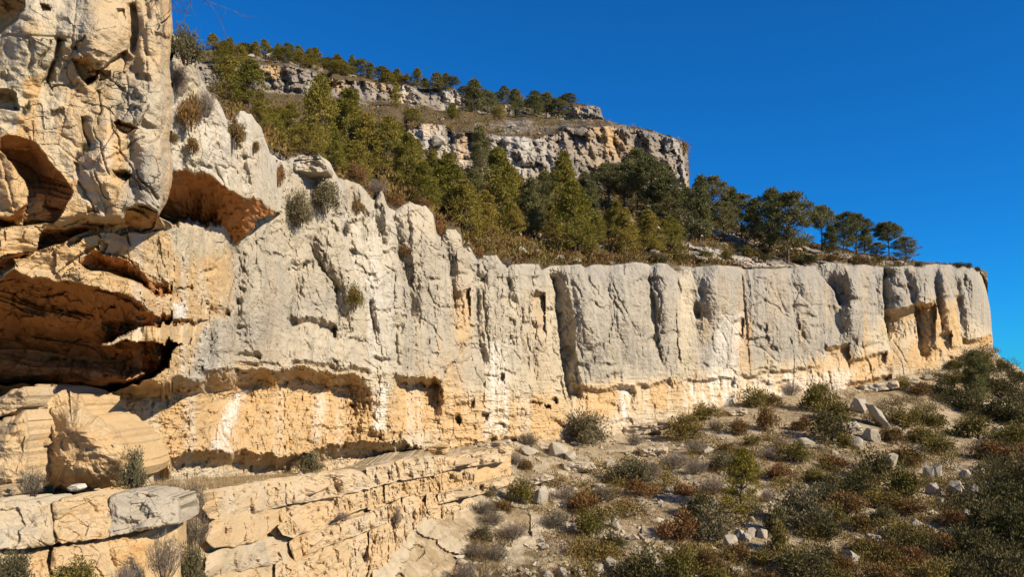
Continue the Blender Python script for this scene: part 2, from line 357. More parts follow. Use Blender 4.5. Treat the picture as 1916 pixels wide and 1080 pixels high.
B(350, 130, 34, 52, 0.5); B(398, 205, 38, 46, 0.6, -20); B(472, 262, 34, 62, 0.7, -10); B(385, 280, 60, 60, 0.6); B(490, 330, 34, 50, 0.5)
S([(436, 226), (443, 262), (449, 300), (452, 352)], 1.0, 20); K([(330, 160), (362, 156), (380, 172)], 0.5, 5); K([(374, 226), (410, 238), (430, 250)], 0.5, 5); K([(345, 300), (375, 312), (400, 318), (420, 338)], 0.4, 4); K([(352, 270), (372, 296)], 0.3, 3)
S([(380, 150), (398, 185), (424, 224)], 0.7, 14)
# --- the cave below it
RF([(-84, 484), (0, 478), (40, 470), (64, 468)], 3.5, 18, low=[(-84, 540), (0, 522), (26, 502), (30, 486), (64, 471)], end=0, tint=1.0)
RF([(64, 466), (80, 440), (90, 426), (116, 422), (188, 424)], 2.4, 18, low=[(64, 469), (100, 458), (126, 451), (188, 430)], end=0, tint=0.9)
RF([(156, 492), (188, 467), (225, 483), (255, 494), (276, 519), (306, 534), (328, 541)], 3.0, 30, low=[(156, 494), (166, 506), (196, 517), (264, 534), (296, 557), (328, 544)], end=0, tint=1.0)
RF([(330, 532), (345, 524), (368, 530)], 1.2, 8, low=[(330, 540), (368, 534)], end=0, tint=0.6)
RF([(-84, 530), (0, 522), (24, 506), (60, 520), (92, 524), (126, 526), (190, 541), (245, 556), (290, 589), (340, 594), (388, 601)], 4.4, 130,
   low=[(-84, 735), (0, 730), (100, 726), (130, 737), (170, 744), (215, 737), (256, 716), (300, 690), (322, 664), (348, 640), (388, 603)], end=0, tint=1.1)
RF([(384, 562), (404, 570), (430, 576)], 2.0, 14, low=[(384, 572), (404, 598), (430, 592)], end=0, tint=0.5)
# beam standing in the cave mouth
BEAM = [(176, 647), (205, 634), (232, 624), (262, 614), (300, 610), (345, 604), (388, 600), (384, 618), (366, 632), (345, 644), (300, 640), (232, 642), (200, 648)]
SLABS = [([(124, 512), (150, 506), (172, 507), (196, 517), (230, 526), (264, 535), (284, 548), (297, 558), (330, 566), (389, 570), (390, 600), (340, 594), (292, 588), (262, 566), (240, 556), (190, 544), (128, 526)], -0.55),
         ([(24, 486), (60, 478), (100, 468), (150, 456), (188, 440), (200, 452), (160, 476), (120, 500), (92, 524), (60, 518), (36, 506)], -0.30),
         ([(190, 436), (240, 428), (300, 425), (322, 470), (340, 500), (352, 530), (326, 536), (304, 528), (276, 512), (254, 490), (224, 478), (192, 462)], -0.35), ([(0, 432), (50, 428), (82, 436), (76, 458), (60, 468), (0, 476)], -0.25)]
bm = polymask(BEAM, WX, WY, 3); tgt = np.interp(XX, [170, 200, 300, 320, 345, 388], [19.8, 19.3, 21.6, 23.4, 25.6, 29.0])
# --- the wall right of the cave
S([(402, 600), (392, 647), (370, 676), (355, 715)], 1.6, 14)
B(488, 540, 66, 170, 2.6); S([(434, 455), (438, 520), (431, 565), (437, 610), (440, 650)], 2.2, 26)
K([(505, 418), (512, 450), (520, 470)], 0.8, 6); K([(455, 450), (472, 468)], 0.7, 6); K([(520, 470), (545, 465), (550, 485)], 0.8, 5)
S([(568, 440), (580, 465), (596, 490), (606, 512), (621, 538), (631, 570), (636, 606), (636, 640)], 2.6, 22)
S([(640, 420), (650, 455), (661, 490), (668, 520)], 1.5, 14); K([(680, 436), (688, 480), (696, 524)], 1.0, 5); S([(690, 560), (697, 600), (705, 630)], 1.2, 12)
S([(545, 480), (547, 555), (544, 630)], 1.6, 22); S([(567, 485), (564, 522), (556, 552)], 1.3, 14); K([(588, 545), (594, 592)], 0.9, 4); K([(566, 428), (600, 430), (642, 432)], 0.8, 4)
RF([(544, 588), (562, 596), (584, 593), (602, 593), (632, 604)], 1.7, 12, rec=34, end=0.05, tint=0.15)
S([(655, 350), (665, 390), (685, 410)], 1.2, 14); S([(700, 378), (706, 420), (718, 460)], 1.6, 16)
S([(733, 400), (741, 430), (746, 460), (744, 490)], 1.6, 18); S([(756, 378), (762, 427), (764, 466)], 1.0, 10)
S([(744, 468), (752, 495), (765, 535), (772, 580), (780, 625)], 2.8, 24); B(795, 470, 34, 95, 1.2, -8)
K([(740, 580), (742, 640), (744, 690)], 1.6, 5); K([(773, 600), (774, 670), (776, 700)], 1.4, 5); B(757, 640, 15, 62, 1.0); B(620, 480, 26, 70, 0.9, -12); B(655, 520, 18, 120, 0.7, -10); B(712, 560, 22, 120, 0.9, -6)
S([(823, 436), (836, 475), (840, 511), (847, 548), (850, 600)], 2.6, 20); RF([(848, 543), (864, 544), (882, 538)], 1.8, 9, rec=70, end=0.03, tint=0.35)
S([(866, 450), (878, 480), (890, 505)], 1.2, 12); S([(893, 498), (889, 550), (892, 600), (898, 660), (900, 700)], 2.0, 22)
S([(905, 535), (909, 600), (915, 660)], 1.2, 12); K([(921, 560), (927, 610)], 0.9, 4); S([(941, 494), (947, 520), (952, 580), (955, 660)], 1.5, 18)
RF([(994, 552), (1001, 542), (1021, 544)], 1.8, 9, rec=110, end=0.02, tint=0.3); B(1008, 520, 14, 30, 0.8); S([(972, 560), (975, 640), (978, 700)], 0.7, 14)
# shelves at the foot of the middle wall
RF([(540, 672), (600, 680), (640, 684), (694, 688)], 1.4, 9, rec=8, end=0.08, tint=0.3); RF([(442, 660), (490, 657)], 1.2, 8, rec=8, tint=0.2); RF([(432, 680), (500, 675)], 1.0, 8, rec=8, tint=0.4)
RF([(354, 700), (368, 692), (418, 690), (454, 693), (495, 690), (565, 688), (600, 697), (677, 701), (706, 712)], 3.4, 24, rec=150, end=0.16, tint=0.7, k=5.5)
RF([(734, 700), (760, 704), (790, 707), (830, 711)], 3.0, 14, rec=110, end=0.16, tint=0.2, k=6.5)
RF([(850, 751), (890, 747)], 1.2, 8, rec=16, end=0.1)
RF([(278, 880), (340, 851), (400, 845), (452, 841), (480, 851), (540, 853), (585, 840), (640, 832), (700, 826), (745, 827), (795, 836)], 3.4, 24, end=0.03, tint=0.3, k=5)
RF([(640, 832), (655, 806), (720, 806)], 1.2, 10, rec=14, end=0.1); RF([(842, 840), (884, 826), (968, 816)], 1.8, 10, end=0.05); RF([(560, 800), (700, 798)], 0.6, 6, rec=12)
B(716, 745, 16, 90, 1.2, 5)
for cx, cy, rx, ry in ((908, 779, 7, 8), (938, 803, 18, 11), (1001, 756, 13, 6), (1039, 751, 6, 6), (1027, 763, 7, 4), (859, 786, 6, 5), (940, 706, 4, 7)):
    E.R -= 1.2 * np.clip(1.3 - ((WX - cx) / rx) ** 2 - ((WY - cy) / ry) ** 2, 0, 0.8)
# --- the crevice and the long wall to the right
S([(1027, 490), (1030, 520), (1037, 552), (1042, 600), (1050, 650), (1053, 700), (1063, 738), (1066, 775)], 6.0, 30, k=2.2); B(1120, 610, 70, 110, 1.6, -10); B(1012, 640, 22, 110, 0.9, -6)
RF([(1066, 716), (1083, 721), (1131, 727), (1164, 720), (1192, 724)], 1.9, 8, rec=56, end=0.12, tint=0.3); RF([(1186, 716), (1215, 720), (1251, 708), (1262, 712)], 1.0, 6, rec=40, end=0.2, tint=0.2); RF([(1270, 712), (1300, 709), (1322, 711), (1350, 704), (1384, 706)], 0.9, 5, rec=50, end=0.2, tint=0.15); RF([(1378, 699), (1410, 702), (1440, 692), (1476, 694), (1500, 686), (1528, 688)], 1.1, 6, rec=46, end=0.15, tint=0.2)
S([(1058, 500), (1064, 515), (1068, 545), (1072, 580)], 1.4, 14); S([(1096, 500), (1099, 520), (1112, 570), (1125, 640), (1138, 690)], 1.5, 18); S([(1128, 498), (1131, 518), (1145, 567), (1155, 610)], 2.2, 16)
K([(1164, 494), (1167, 514)], 1.0, 4); S([(1136, 570), (1145, 600), (1160, 660), (1170, 700)], 1.6, 18); S([(1180, 600), (1190, 650), (1195, 700)], 1.0, 14); B(1180, 560, 46, 80, 1.0)
S([(1212, 492), (1218, 530), (1226, 580), (1232, 640), (1240, 690)], 2.0, 22, True); S([(1214, 494), (1222, 516), (1232, 560)], 1.0, 10); B(1248, 550, 28, 70, 1.6, -10)
S([(1266, 508), (1274, 545), (1264, 575), (1268, 640), (1276, 690)], 2.2, 18, True)
S([(1291, 504), (1300, 532), (1312, 562)], 2.4, 16); E.R -= 1.2 * np.clip(1.2 - ((WX - 1304) / 10) ** 2 - ((WY - 583) / 18) ** 2, 0, 0.8)
S([(1300, 600), (1305, 650), (1312, 700)], 1.4, 16); B(1350, 540, 40, 80, 1.6); S([(1386, 498), (1392, 560), (1400, 640), (1403, 690)], 1.4, 16, True); S([(1390, 502), (1396, 524), (1400, 545)], 1.6, 10)
S([(1404, 503), (1408, 535), (1414, 566)], 1.8, 12); K([(1428, 520), (1432, 548)], 1.2, 5); S([(1445, 505), (1452, 540), (1470, 590), (1476, 640)], 1.3, 14)
RF([(1371, 597), (1392, 595)], 1.2, 6, rec=50, end=0.04, tint=0.4)
S([(1472, 500), (1481, 526), (1499, 556), (1516, 570), (1528, 582), (1536, 612), (1546, 640)], 2.4, 16); S([(1490, 600), (1500, 625), (1515, 650)], 1.6, 12)
for cx, cy, rx, ry in ((1432, 612, 6, 10), (1433, 638, 7, 9), (1447, 652, 9, 6), (1478, 640, 4, 8), (1369, 720, 4, 7), (1495, 612, 4, 7), (1503, 630, 4, 8)):
    E.R -= 0.55 * np.clip(1.3 - ((WX - cx) / rx) ** 2 - ((WY - cy) / ry) ** 2, 0, 0.9)
S([(1522, 494), (1530, 510), (1545, 526), (1562, 546), (1573, 580)], 5.0, 38, k=1.15); S([(1580, 495), (1588, 530), (1590, 580)], 1.6, 14, True)
RF([(1542, 638), (1549, 647), (1570, 646), (1590, 640)], 2.8, 9, rec=50, end=0.03, tint=0.55); B(1600, 570, 26, 80, 1.3); S([(1604, 500), (1616, 540), (1622, 600)], 1.5, 14); S([(1634, 505), (1640, 540), (1646, 600)], 1.4, 12)
S([(1653, 496), (1651, 540), (1655, 585), (1660, 640)], 5.5, 56, k=1.15); S([(1686, 498), (1698, 528), (1706, 572)], 2.8, 18)
RF([(1654, 580), (1672, 580), (1700, 573), (1713, 569)], 3.2, 14, rec=70, end=0.03, tint=0.5); RF([(1711, 572), (1730, 569), (1751, 563)], 2.6, 10, rec=90, end=0.02, tint=0.6)
S([(1710, 566), (1714, 600), (1718, 640), (1724, 680)], 5.5, 38, k=1.15); S([(1736, 497), (1748, 524), (1751, 563), (1760, 592), (1764, 630)], 2.6, 16); B(1770, 570, 18, 70, 1.6)
S([(1760, 497), (1776, 533), (1791, 568), (1789, 592), (1793, 630), (1790, 650)], 4.0, 22); RF([(1756, 624), (1782, 617)], 1.6, 6, rec=40, end=0.03, tint=0.4); S([(1795, 500), (1806, 540), (1818, 590)], 1.6, 14)
RF([(1800, 631), (1815, 636), (1835, 632), (1858, 624)], 3.2, 9, rec=60, end=0.03, tint=0.6); RF([(1582, 718), (1610, 715), (1640, 706), (1668, 698)], 3.0, 7, end=0.03, tint=0.5)
S([(1590, 632), (1584, 672), (1590, 700), (1586, 730)], 2.6, 14); RF([(1584, 674), (1620, 668), (1660, 655)], 1.6, 6, rec=30, end=0.05, tint=0.4)
for bx, bw in ((1105, 40), (1180, 44), (1246, 30), (1345, 48), (1440, 46), (1515, 34), (1600, 40), (1680, 30), (1735, 24), (1775, 20), (1822, 26)):
    B(bx, 575, bw, 115, 1.1 if bx < 1560 else 1.7, -6)
# many small fractures: steep ones leaning with the wall, and short bedding breaks with tiny roofs
rc = np.random.default_rng(909)
for k in range(330):
    x0 = rc.uniform(-40, 1840); yt = float(np.interp(x0, *TOP.T)); y0 = rc.uniform(max(yt, 0) + 5, min(float(np.interp(x0, *BOT.T)) - 40, 700))
    ln = rc.uniform(25, 95) * (1.0 if x0 > 340 else 1.3); a_ = rc.normal(0.22 if x0 > 950 else 0.08, 0.28)
    if rc.random() < 0.22: a_ += rc.choice([-0.9, 0.9])
    pts_ = [(x0, y0)]
    for _ in range(5):
        a_ += rc.normal(0, 0.28); pts_.append((pts_[-1][0] + ln / 5 * math.sin(a_), pts_[-1][1] + ln / 5 * math.cos(a_)))
    K(pts_, rc.uniform(0.10, 0.5), rc.uniform(1.3, 2.4), cap=rc.uniform(2.0, 5.0) if x0 < 1000 else rc.uniform(1.0, 2.6))
for k in range(230):
    x0 = rc.uniform(-40, 1800); yt = float(np.interp(x0, *TOP.T)); y0 = rc.uniform(max(yt, 0) + 10, min(float(np.interp(x0, *BOT.T)) - 30, 830)); ln = rc.uniform(14, 46); sl = rc.normal(0, 0.22)
    RF([(x0, y0), (x0 + ln / 3, y0 + sl * ln / 3 + rc.normal(0, 2)), (x0 + 2 * ln / 3, y0 + sl * ln * .66 + rc.normal(0, 2)), (x0 + ln, y0 + sl * ln)], rc.uniform(0.1, 0.6), rc.uniform(3, 6), rec=rc.uniform(8, 30), end=0.25, tint=0.12, nose=0.25, k=rc.uniform(1.5, 3.5))
# rounded top lip, vertical fluting, bedding and fracture noise
tl_ = (YY - tops[:, None])
lip_r = np.where(pil, 0, 1.0) * np.clip(1 - tl_ / 22, 0, 1) ** 2
E.R -= lip_r * up * 0.018
gx, gy, gz = (XX - W / 2) / F * D0, D0, (HY - YY) / F * D0
def amp(lam): return np.clip(lam / (px_ * 2.2) - 0.4, 0, 1)
lower = np.clip(polymask([(-100, 400), (300, 420), (420, 560), (420, 680), (720, 690), (860, 730), (1070, 720), (1300, 706), (1600, 690), (1900, 640), (1900, 1000), (-100, 1000)], XX, YY, 20), 0, 1)
far = np.clip((up - 16) / 30, 0.55, 2.2)
flute = fbm(gx * 0.55, gy * 0.55, gz * 0.07, 41, 4, 0.55)
ridge = 1 - np.abs(fbm(gx * 0.42 + gz * 0.05, gy * 0.42, gz * 0.10, 47, 3)) * 2
big = fbm(gx * 0.22, gy * 0.22, gz * 0.22, 51, 2)
md = fbm(gx * 0.9, gy * 0.9, gz * 0.9, 55, 3)
c1, g1_, v1 = cells(gx * 0.75, gy * 0.75, gz * 0.55, 5)
cwx = 0.25 * vnoise(gx * 2.5, gy * 2.5, gz * 2.5, 111); cwz = 0.25 * vnoise(gx * 2.5, gy * 2.5, gz * 2.5, 113)
c2, g2_, v2 = cells(gx * 1.9 + cwx * 2, gy * 1.9, gz * 2.3 + cwz * 2, 9)
c3, g3_, v3 = cells(gx * 4.5, gy * 4.5, gz * 7.0, 19)
bedn = fbm(gx * 0.35, gy * 0.35, gz * 2.6, 61, 4, 0.6)
fine = fbm(gx * 3.2, gy * 3.2, gz * 3.2, 67, 2) * amp(0.3) + 0.5 * vnoise(gx * 9, gy * 9, gz * 9, 71) * amp(0.11)
nearf = np.clip(D0 / 45.0, 0.3, 2.2)
crk = np.clip(0.045 - g1_, 0, 1) / 0.045 * sstep(-0.1, 0.5, fbm(gx * 0.3 + 5, gy * 0.3, gz * 0.3, 77, 2))
rw = sstep(930, 1080, XX)
tiltl = fbm(gx * 0.35, gy * 0.35, gz * 1.7 + gx * 0.35, 73, 3, 0.6)
R = (E.R + (1 - 0.82 * rw) * nearf * (0.16 * flute * (1 - 0.7 * lower) + 0.10 * ridge * (1 - 0.8 * lower)) + 0.30 * np.minimum(nearf, 1.2) * big
     + (0.13 - 0.06 * rw) * md * nearf ** 0.6 + (0.08 - 0.04 * rw) * v1 * np.minimum(nearf, 1.3) - 0.12 * nearf * crk * (1 - 0.5 * rw)
     + (0.028 + 0.07 * lower * (1 - 0.75 * rw)) * v2 * amp(0.45) + (0.014 + 0.05 * lower * (1 - 0.85 * rw)) * v3 * amp(0.2)
     + (0.05 + lower * (0.20 - 0.10 * rw)) * bedn * amp(0.3) * nearf ** 0.5 + (0.05 + 0.05 * lower) * fine + 0.05 * np.abs(fbm(gx * 1.7, gy * 1.7, gz * 1.7, 79, 3)) * nearf ** 0.5
     + np.clip(E.U, 0, 1) * (D0 < 30) * 0.55 * np.round(2.5 * tiltl) / 2.5)
DEP = D0 - R
tgt = tgt - 0.5 * md
DEP = np.where(bm > 0.5, np.minimum(DEP, tgt), DEP)
for sp, so in SLABS:
    sm_ = polymask(sp, WX, WY, 2.5); face = mid + so - 0.35 * md - 0.12 * bedn - 0.10 * v2 - 0.05 * fine
    cy_ = A(sp)[:, 1].mean(); hh = np.ptp(A(sp)[:, 1]) / 2
    DEP = np.where(sm_ > 0.5, np.minimum(DEP, face), DEP); SLM = sm_ > 0.5 if sp is SLABS[0][0] else SLM | (sm_ > 0.5)
# --- tints
T = E.T
TI([(46, 150), (86, 148), (78, 200), (72, 252), (40, 250), (52, 200)], 0, 0.95, 9)
TI([(160, 250), (240, 245), (235, 330), (225, 400), (140, 400), (150, 300)], 0, 0.75, 20); TI([(-90, -60), (60, -60), (30, 30), (-90, 60)], 0, 0.4, 20); TI([(50, 20), (95, 40), (60, 70), (20, 70)], 0, 0.55, 20)
TI([(-90, 245), (40, 250), (150, 340), (160, 400), (-90, 420)], 0, 0.7, 15)
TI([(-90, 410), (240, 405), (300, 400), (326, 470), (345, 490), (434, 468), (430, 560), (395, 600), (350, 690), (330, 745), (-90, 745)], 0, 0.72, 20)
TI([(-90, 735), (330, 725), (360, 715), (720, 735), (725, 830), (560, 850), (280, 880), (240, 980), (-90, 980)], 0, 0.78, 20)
TI([(735, 705), (835, 712), (840, 800), (730, 820)], 0, 0.6, 12); TI([(820, 740), (1060, 740), (1060, 820), (820, 840)], 0, 0.48, 22)
TI([(1075, 722), (1262, 712), (1256, 760), (1085, 790)], 0, 0.65, 14); TI([(1262, 712), (1530, 690), (1530, 730), (1270, 770)], 0, 0.32, 12)
TI([(1590, 676), (1665, 662), (1668, 715), (1588, 720)], 0, 0.6, 8); TI([(1712, 570), (1756, 566), (1800, 620), (1800, 680), (1700, 690), (1716, 620)], 0, 0.62, 10); TI([(1660, 590), (1712, 580), (1720, 690), (1660, 690)], 0, 0.3, 12)
TI([(1835, 630), (1860, 625), (1860, 660), (1835, 655)], 0, 0.75, 6); TI([(1750, 560), (1785, 560), (1792, 615), (1755, 615)], 0, 0.35, 10)
TI([(1300, 575), (1335, 570), (1340, 640), (1310, 640)], 0, 0.35, 10); TI([(1372, 600), (1402, 600), (1406, 690), (1380, 690)], 0, 0.35, 8); TI([(985, 545), (1028, 545), (1046, 720), (985, 720)], 0, 0.28, 14); TI([(850, 555), (880, 550), (885, 640), (850, 640)], 0, 0.2, 8)
TI([(1560, 650), (1595, 650), (1592, 700), (1540, 730), (1530, 690)], 0, 0.35, 8)
TI([(430, 420), (515, 405), (540, 520), (500, 640), (440, 650), (432, 560)], 1, 0.55, 18); TI([(210, 300), (320, 260), (320, 410), (230, 400)], 1, 0.6, 16); TI([(190, 150), (245, 95), (255, 125), (200, 165)], 1, 0.6, 8)
TI([(100, -60), (322, -60), (322, 250), (200, 220), (100, 120)], 1, 0.22, 30); TI([(540, 560), (735, 520), (735, 690), (370, 690), (400, 620)], 1, 0.40, 20); TI([(540, 300), (740, 380), (740, 560), (540, 600)], 1, 0.40, 30); TI([(325, 60), (530, 250), (530, 380), (325, 310)], 1, 0.20, 20); TI([(740, 420), (900, 480), (890, 720), (740, 700)], 1, 0.55, 20)
TI([(900, 480), (1030, 490), (1030, 700), (900, 700)], 1, 0.40, 20); TI([(1050, 495), (1270, 495), (1270, 700), (1080, 715)], 1, 0.72, 14); TI([(1300, 495), (1830, 495), (1860, 620), (1720, 560), (1650, 590), (1600, 660), (1300, 695)], 1, 0.80, 14)
TI([(1655, 498), (1690, 498), (1712, 568), (1656, 580)], 1, 0.9, 6); TI([(360, 640), (420, 600), (400, 720), (350, 720)], 1, 0.5, 10)
TI([(438, 728), (460, 728), (440, 780), (430, 845), (392, 845), (415, 780)], 2, 1.0, 9); TI([(700, 725), (727, 720), (722, 805), (697, 805)], 2, 0.9, 6); TI([(322, 560), (352, 560), (350, 594), (322, 592)], 2, 1.0, 5); TI([(590, 740), (612, 735), (598, 830), (578, 830)], 2, 0.55, 8)
TI([(640, 400), (735, 400), (730, 690), (690, 690)], 2, 0.5, 20); TI([(915, 640), (950, 640), (945, 810), (905, 820)], 2, 0.7, 10); TI([(1160, 720), (1185, 720), (1175, 790), (1150, 790)], 2, 0.7, 8); TI([(1340, 590), (1390, 590), (1380, 720), (1330, 720)], 2, 0.7, 14); TI([(1280, 715), (1600, 690), (1590, 735), (1280, 765)], 2, 0.6, 10)
TI([(322, 180), (530, 200), (530, 390), (322, 320)], 2, 0.4, 14); TI([(160, 255), (150, 400), (200, 400), (215, 260)], 2, 0.3, 12)
dr = sstep(0.15, 0.55, fbm(gx * 0.9, gy * 0.9, gz * 0.05, 191, 3)); T[..., 2] += 0.28 * dr * lower; T[..., 1] += 0.30 * sstep(0.3, 0.7, fbm(gx * 0.7 + 30, gy * 0.7, gz * 0.06, 193, 3)) * lower; T[..., 0] *= 1 - 0.30 * dr * lower
T[..., 0] += 0.25 * sstep(0.2, 0.6, fbm(gx * 0.5 + 60, gy * 0.5, gz * 0.08, 195, 3)) * (1 - lower)
vrel = np.clip((YY - tops[:, None]) / np.maximum(bots - tops, 1)[:, None], 0, 1)
T[..., 0] += np.where(XX > 430, 0.30 * sstep(0.55, 0.9, vrel), 0) + 0.35 * sstep(0.25, 0.75, fbm(gx * 0.33 + 20, gy * 0.33, gz * 0.12, 197, 4)) * sstep(0.1, 0.5, vrel)
T[..., 1] += 0.35 * np.clip(1 - tl_ / 60, 0, 1) * ~pil
T[..., 0] += 0.45 * sstep(0.05, 0.55, fbm(gx * 0.7 + 3, gy * 0.7, gz * 0.35, 199, 4)) * (XX < 330) * (YY < 430)
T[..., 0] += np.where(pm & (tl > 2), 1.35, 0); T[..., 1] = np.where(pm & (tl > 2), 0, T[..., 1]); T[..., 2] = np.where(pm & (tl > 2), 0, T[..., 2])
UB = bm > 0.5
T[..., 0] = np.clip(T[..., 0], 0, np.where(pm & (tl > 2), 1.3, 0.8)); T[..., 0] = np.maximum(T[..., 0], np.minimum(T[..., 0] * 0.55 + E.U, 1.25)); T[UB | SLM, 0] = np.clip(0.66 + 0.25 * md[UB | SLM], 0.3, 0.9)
WALL_D, WALL_X, WALL_Y = DEP, xs, ys
def wallY(x, y):
    i = int(np.argmin(np.abs(xs - x))); j = int(np.clip(round((y + 60) / 2), 0, len(ys) - 1)); return float(DEP[i, j])
eo = np.interp(YY, [-60, 0, 60, 110, 130, 160, 210, 260, 330, 352, 372, 390, 405, 425], [-4, -3, 1, -2, -5, -3, 0, -4, -1, -3, -9, -20, -26, 0]) + 2.2 * fbm(YY * 0.05, YY * 0, YY * 0, 9, 3)
XX = XX + eo * np.exp(-((XX - 321) / 14) ** 2) * (1 - sstep(405, 425, YY))
PX = (XX - W / 2) / F * DEP; PZ = (HY - YY) / F * DEP
V = np.stack([PX, DEP, PZ], -1)
nx, ny = XX.shape
# cap behind the rim
caps = []
for k, (b_, dz) in enumerate(((0.5, 0.10), (1.6, 0.0), (4.0, -0.5), (9.0, -2.5))):
    top = V[:, 0].copy(); bb = np.where(xs < 322.5, b_ * 0.03, b_); top[:, 0] *= (top[:, 1] + bb) / top[:, 1]; top[:, 1] += bb; top[:, 2] += dz * np.where(xs < 322.5, 0, 1); caps.insert(0, top)
V = np.concatenate([np.stack(caps, 1), V], 1)
Tc = np.concatenate([np.repeat(T[:, :1], 4, 1), T], 1)
Tc = np.concatenate([Tc, np.ones(Tc.shape[:2] + (1,))], -1)
ny += 4
idx = np.arange(nx * ny).reshape(nx, ny)
q = np.stack([idx[:-1, :-1], idx[:-1, 1:], idx[1:, 1:], idx[1:, :-1]], -1)
yy4 = np.concatenate([np.tile([-9, -8, -7, -6.], (nx, 1)) + tops[:, None], YY], 1)
keep = ((yy4[:-1, 1:] - yy4[:-1, :-1]) > 1e-4) | ((yy4[1:, 1:] - yy4[1:, :-1]) > 1e-4)
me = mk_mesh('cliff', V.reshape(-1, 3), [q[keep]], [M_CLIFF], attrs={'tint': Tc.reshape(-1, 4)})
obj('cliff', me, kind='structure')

# ------------------------------------------------------------------ the hillside behind, with its two upper rock bands
def I(x, pts): p = A(pts, float); return np.interp(x, p[:, 0], p[:, 1])
hx = np.arange(318, 1850, 3.0)
c0y = I(np.maximum(hx, 327), TOP) + 14; c0Y = np.interp(hx, xs, DEP[:, 0]) ; c0Y = np.convolve(np.pad(c0Y, 8, 'edge'), np.ones(17) / 17, 'valid') + 2.6
c0Y = np.where(hx < 540, np.maximum(c0Y, 37 + 0 * hx), c0Y)
sky_y = I(hx, [(318, 92), (420, 92), (500, 102), (560, 112), (620, 122), (700, 146), (780, 158), (860, 174), (930, 190), (1000, 199), (1058, 204), (1066, 193), (1112, 196), (1124, 205), (1128, 221), (1160, 232), (1215, 243), (1260, 257), (1274, 266), (1281, 290), (1287, 340), (1291, 360), (1300, 378), (1340, 402), (1400, 428), (1500, 449), (1600, 470), (1700, 487), (1760, 492), (1830, 500), (1850, 512)])
sky_Y = I(hx, [(318, 205), (500, 212), (700, 222), (900, 228), (1060, 226), (1128, 218), (1200, 190), (1265, 160), (1291, 152), (1300, 142), (1400, 130), (1500, 128), (1600, 130), (1700, 132), (1850, 136)])
c1y = I(hx, [(318, 205), (700, 262), (760, 276), (800, 314), (850, 322), (920, 331), (1000, 345), (1060, 347), (1110, 356), (1200, 357), (1290, 362), (1850, 505)])
c1Y = I(hx, [(318, 95), (700, 118), (760, 126), (900, 131), (1100, 140), (1290, 150.5), (1850, 135)])
c2y = I(hx, [(318, 200), (700, 254), (756, 258), (764, 240), (790, 232), (830, 234), (852, 250), (920, 250), (950, 255), (1000, 258), (1040, 249), (1060, 240), (1130, 236), (1180, 241), (1230, 250), (1262, 260), (1276, 272), (1290, 361), (1850, 504)])
c2Y = c1Y + 3.5
c3y = I(hx, [(318, 160), (450, 164), (480, 168), (540, 178), (590, 177), (606, 172), (618, 180), (700, 190), (750, 191), (800, 200), (830, 208), (866, 197), (900, 212), (950, 215), (1000, 214), (1060, 224), (1125, 224), (1140, 229), (1260, 259), (1850, 503)])
c3Y = I(hx, [(318, 180), (620, 192), (866, 206), (1060, 215), (1128, 214), (1200, 185), (1265, 158), (1291, 151.5), (1850, 136)])
c4y = I(hx, [(318, 115), (460, 118), (500, 120), (560, 124), (596, 138), (606, 165), (612, 168), (620, 150), (700, 152), (750, 160), (800, 164), (850, 164), (868, 182), (900, 196), (950, 196), (975, 208), (1060, 214), (1064, 197), (1122, 200), (1130, 226), (1260, 258.5), (1850, 502)])
c4Y = c3Y + 3
ycur = [c0y]; Ycur = [c0Y]
for a, b_ in ((c1y, c1Y), (c2y, c2Y), (c3y, c3Y), (c4y, c4Y), (sky_y, sky_Y)):
    ycur.append(np.minimum(a, ycur[-1] - 1.0)); Ycur.append(np.maximum(b_, Ycur[-1] + 0.4))
over = hx > 1289
for k in range(1, 5):                             # right of the prow there is only the terrace
    ycur[k] = np.where(over, c0y + (np.minimum(sky_y, c0y - 1) - c0y) * k / 5, ycur[k])
    zz0 = (HY - c0y) * c0Y; zz1 = (HY - sky_y) * sky_Y
    kk = (HY - ycur[k]); s_ = np.clip((zz0 - kk * c0Y) / (kk * (sky_Y - c0Y) - (zz1 - zz0) + 1e-9), 0.02, 0.98)
    Ycur[k] = np.where(over, c0Y + s_ * (sky_Y - c0Y), Ycur[k])
sky_fin = np.minimum(np.where(over, sky_y, ycur[5]), c0y - 2)
ycur[5] = sky_fin
for k in range(1, 6): ycur[k] = np.maximum(ycur[k], sky_fin)
ycur, Ycur = A(ycur), A(Ycur)
def hill_depth(ix, y):
    """ix: float column index array; y same shape"""
    yk = A([np.interp(ix, np.arange(len(hx)), c) for c in ycur]); Yk = A([np.interp(ix, np.arange(len(hx)), c) for c in Ycur])
    out = Yk[0].copy() + 0 * y; band = np.zeros(y.shape)
    for k in range(5):
        ya, yb, Ya, Yb = yk[k], yk[k + 1], Yk[k], Yk[k + 1]
        za, zb = (HY - ya) * Ya, (HY - yb) * Yb; kk = HY - y
        den = kk * (Yb - Ya) - (zb - za)
        s_ = np.clip((za - kk * Ya) / np.where(np.abs(den) < 1e-6, 1e-6, den), 0, 1)
        sel = (y <= ya + 1e-6) & (y >= yb - 1e-6) & (ya - yb > 1e-3)
        out = np.where(sel, Ya + s_ * (Yb - Ya), out)
        if k in (1, 3): band = np.where(sel & (ya - yb > 5), 1.0, band)
    return out, band
def hillY(x, y):
    return float(hill_depth(A([(x - 318) / 3.0]), A([float(y)]))[0][0])
hy = np.arange(80, 530, 2.2)
HXX, HYR = np.meshgrid(hx, hy, indexing='ij')
skn = 1.4 * vnoise(hx * 0.13, hx * 0, hx * 0, 81)
HYY = np.clip(HYR, (sky_fin + skn)[:, None], c0y[:, None])
wy_ = HYY + 3.0 * fbm(HXX * 0.05, HYY * 0.05, 0 * HXX, 83, 3)
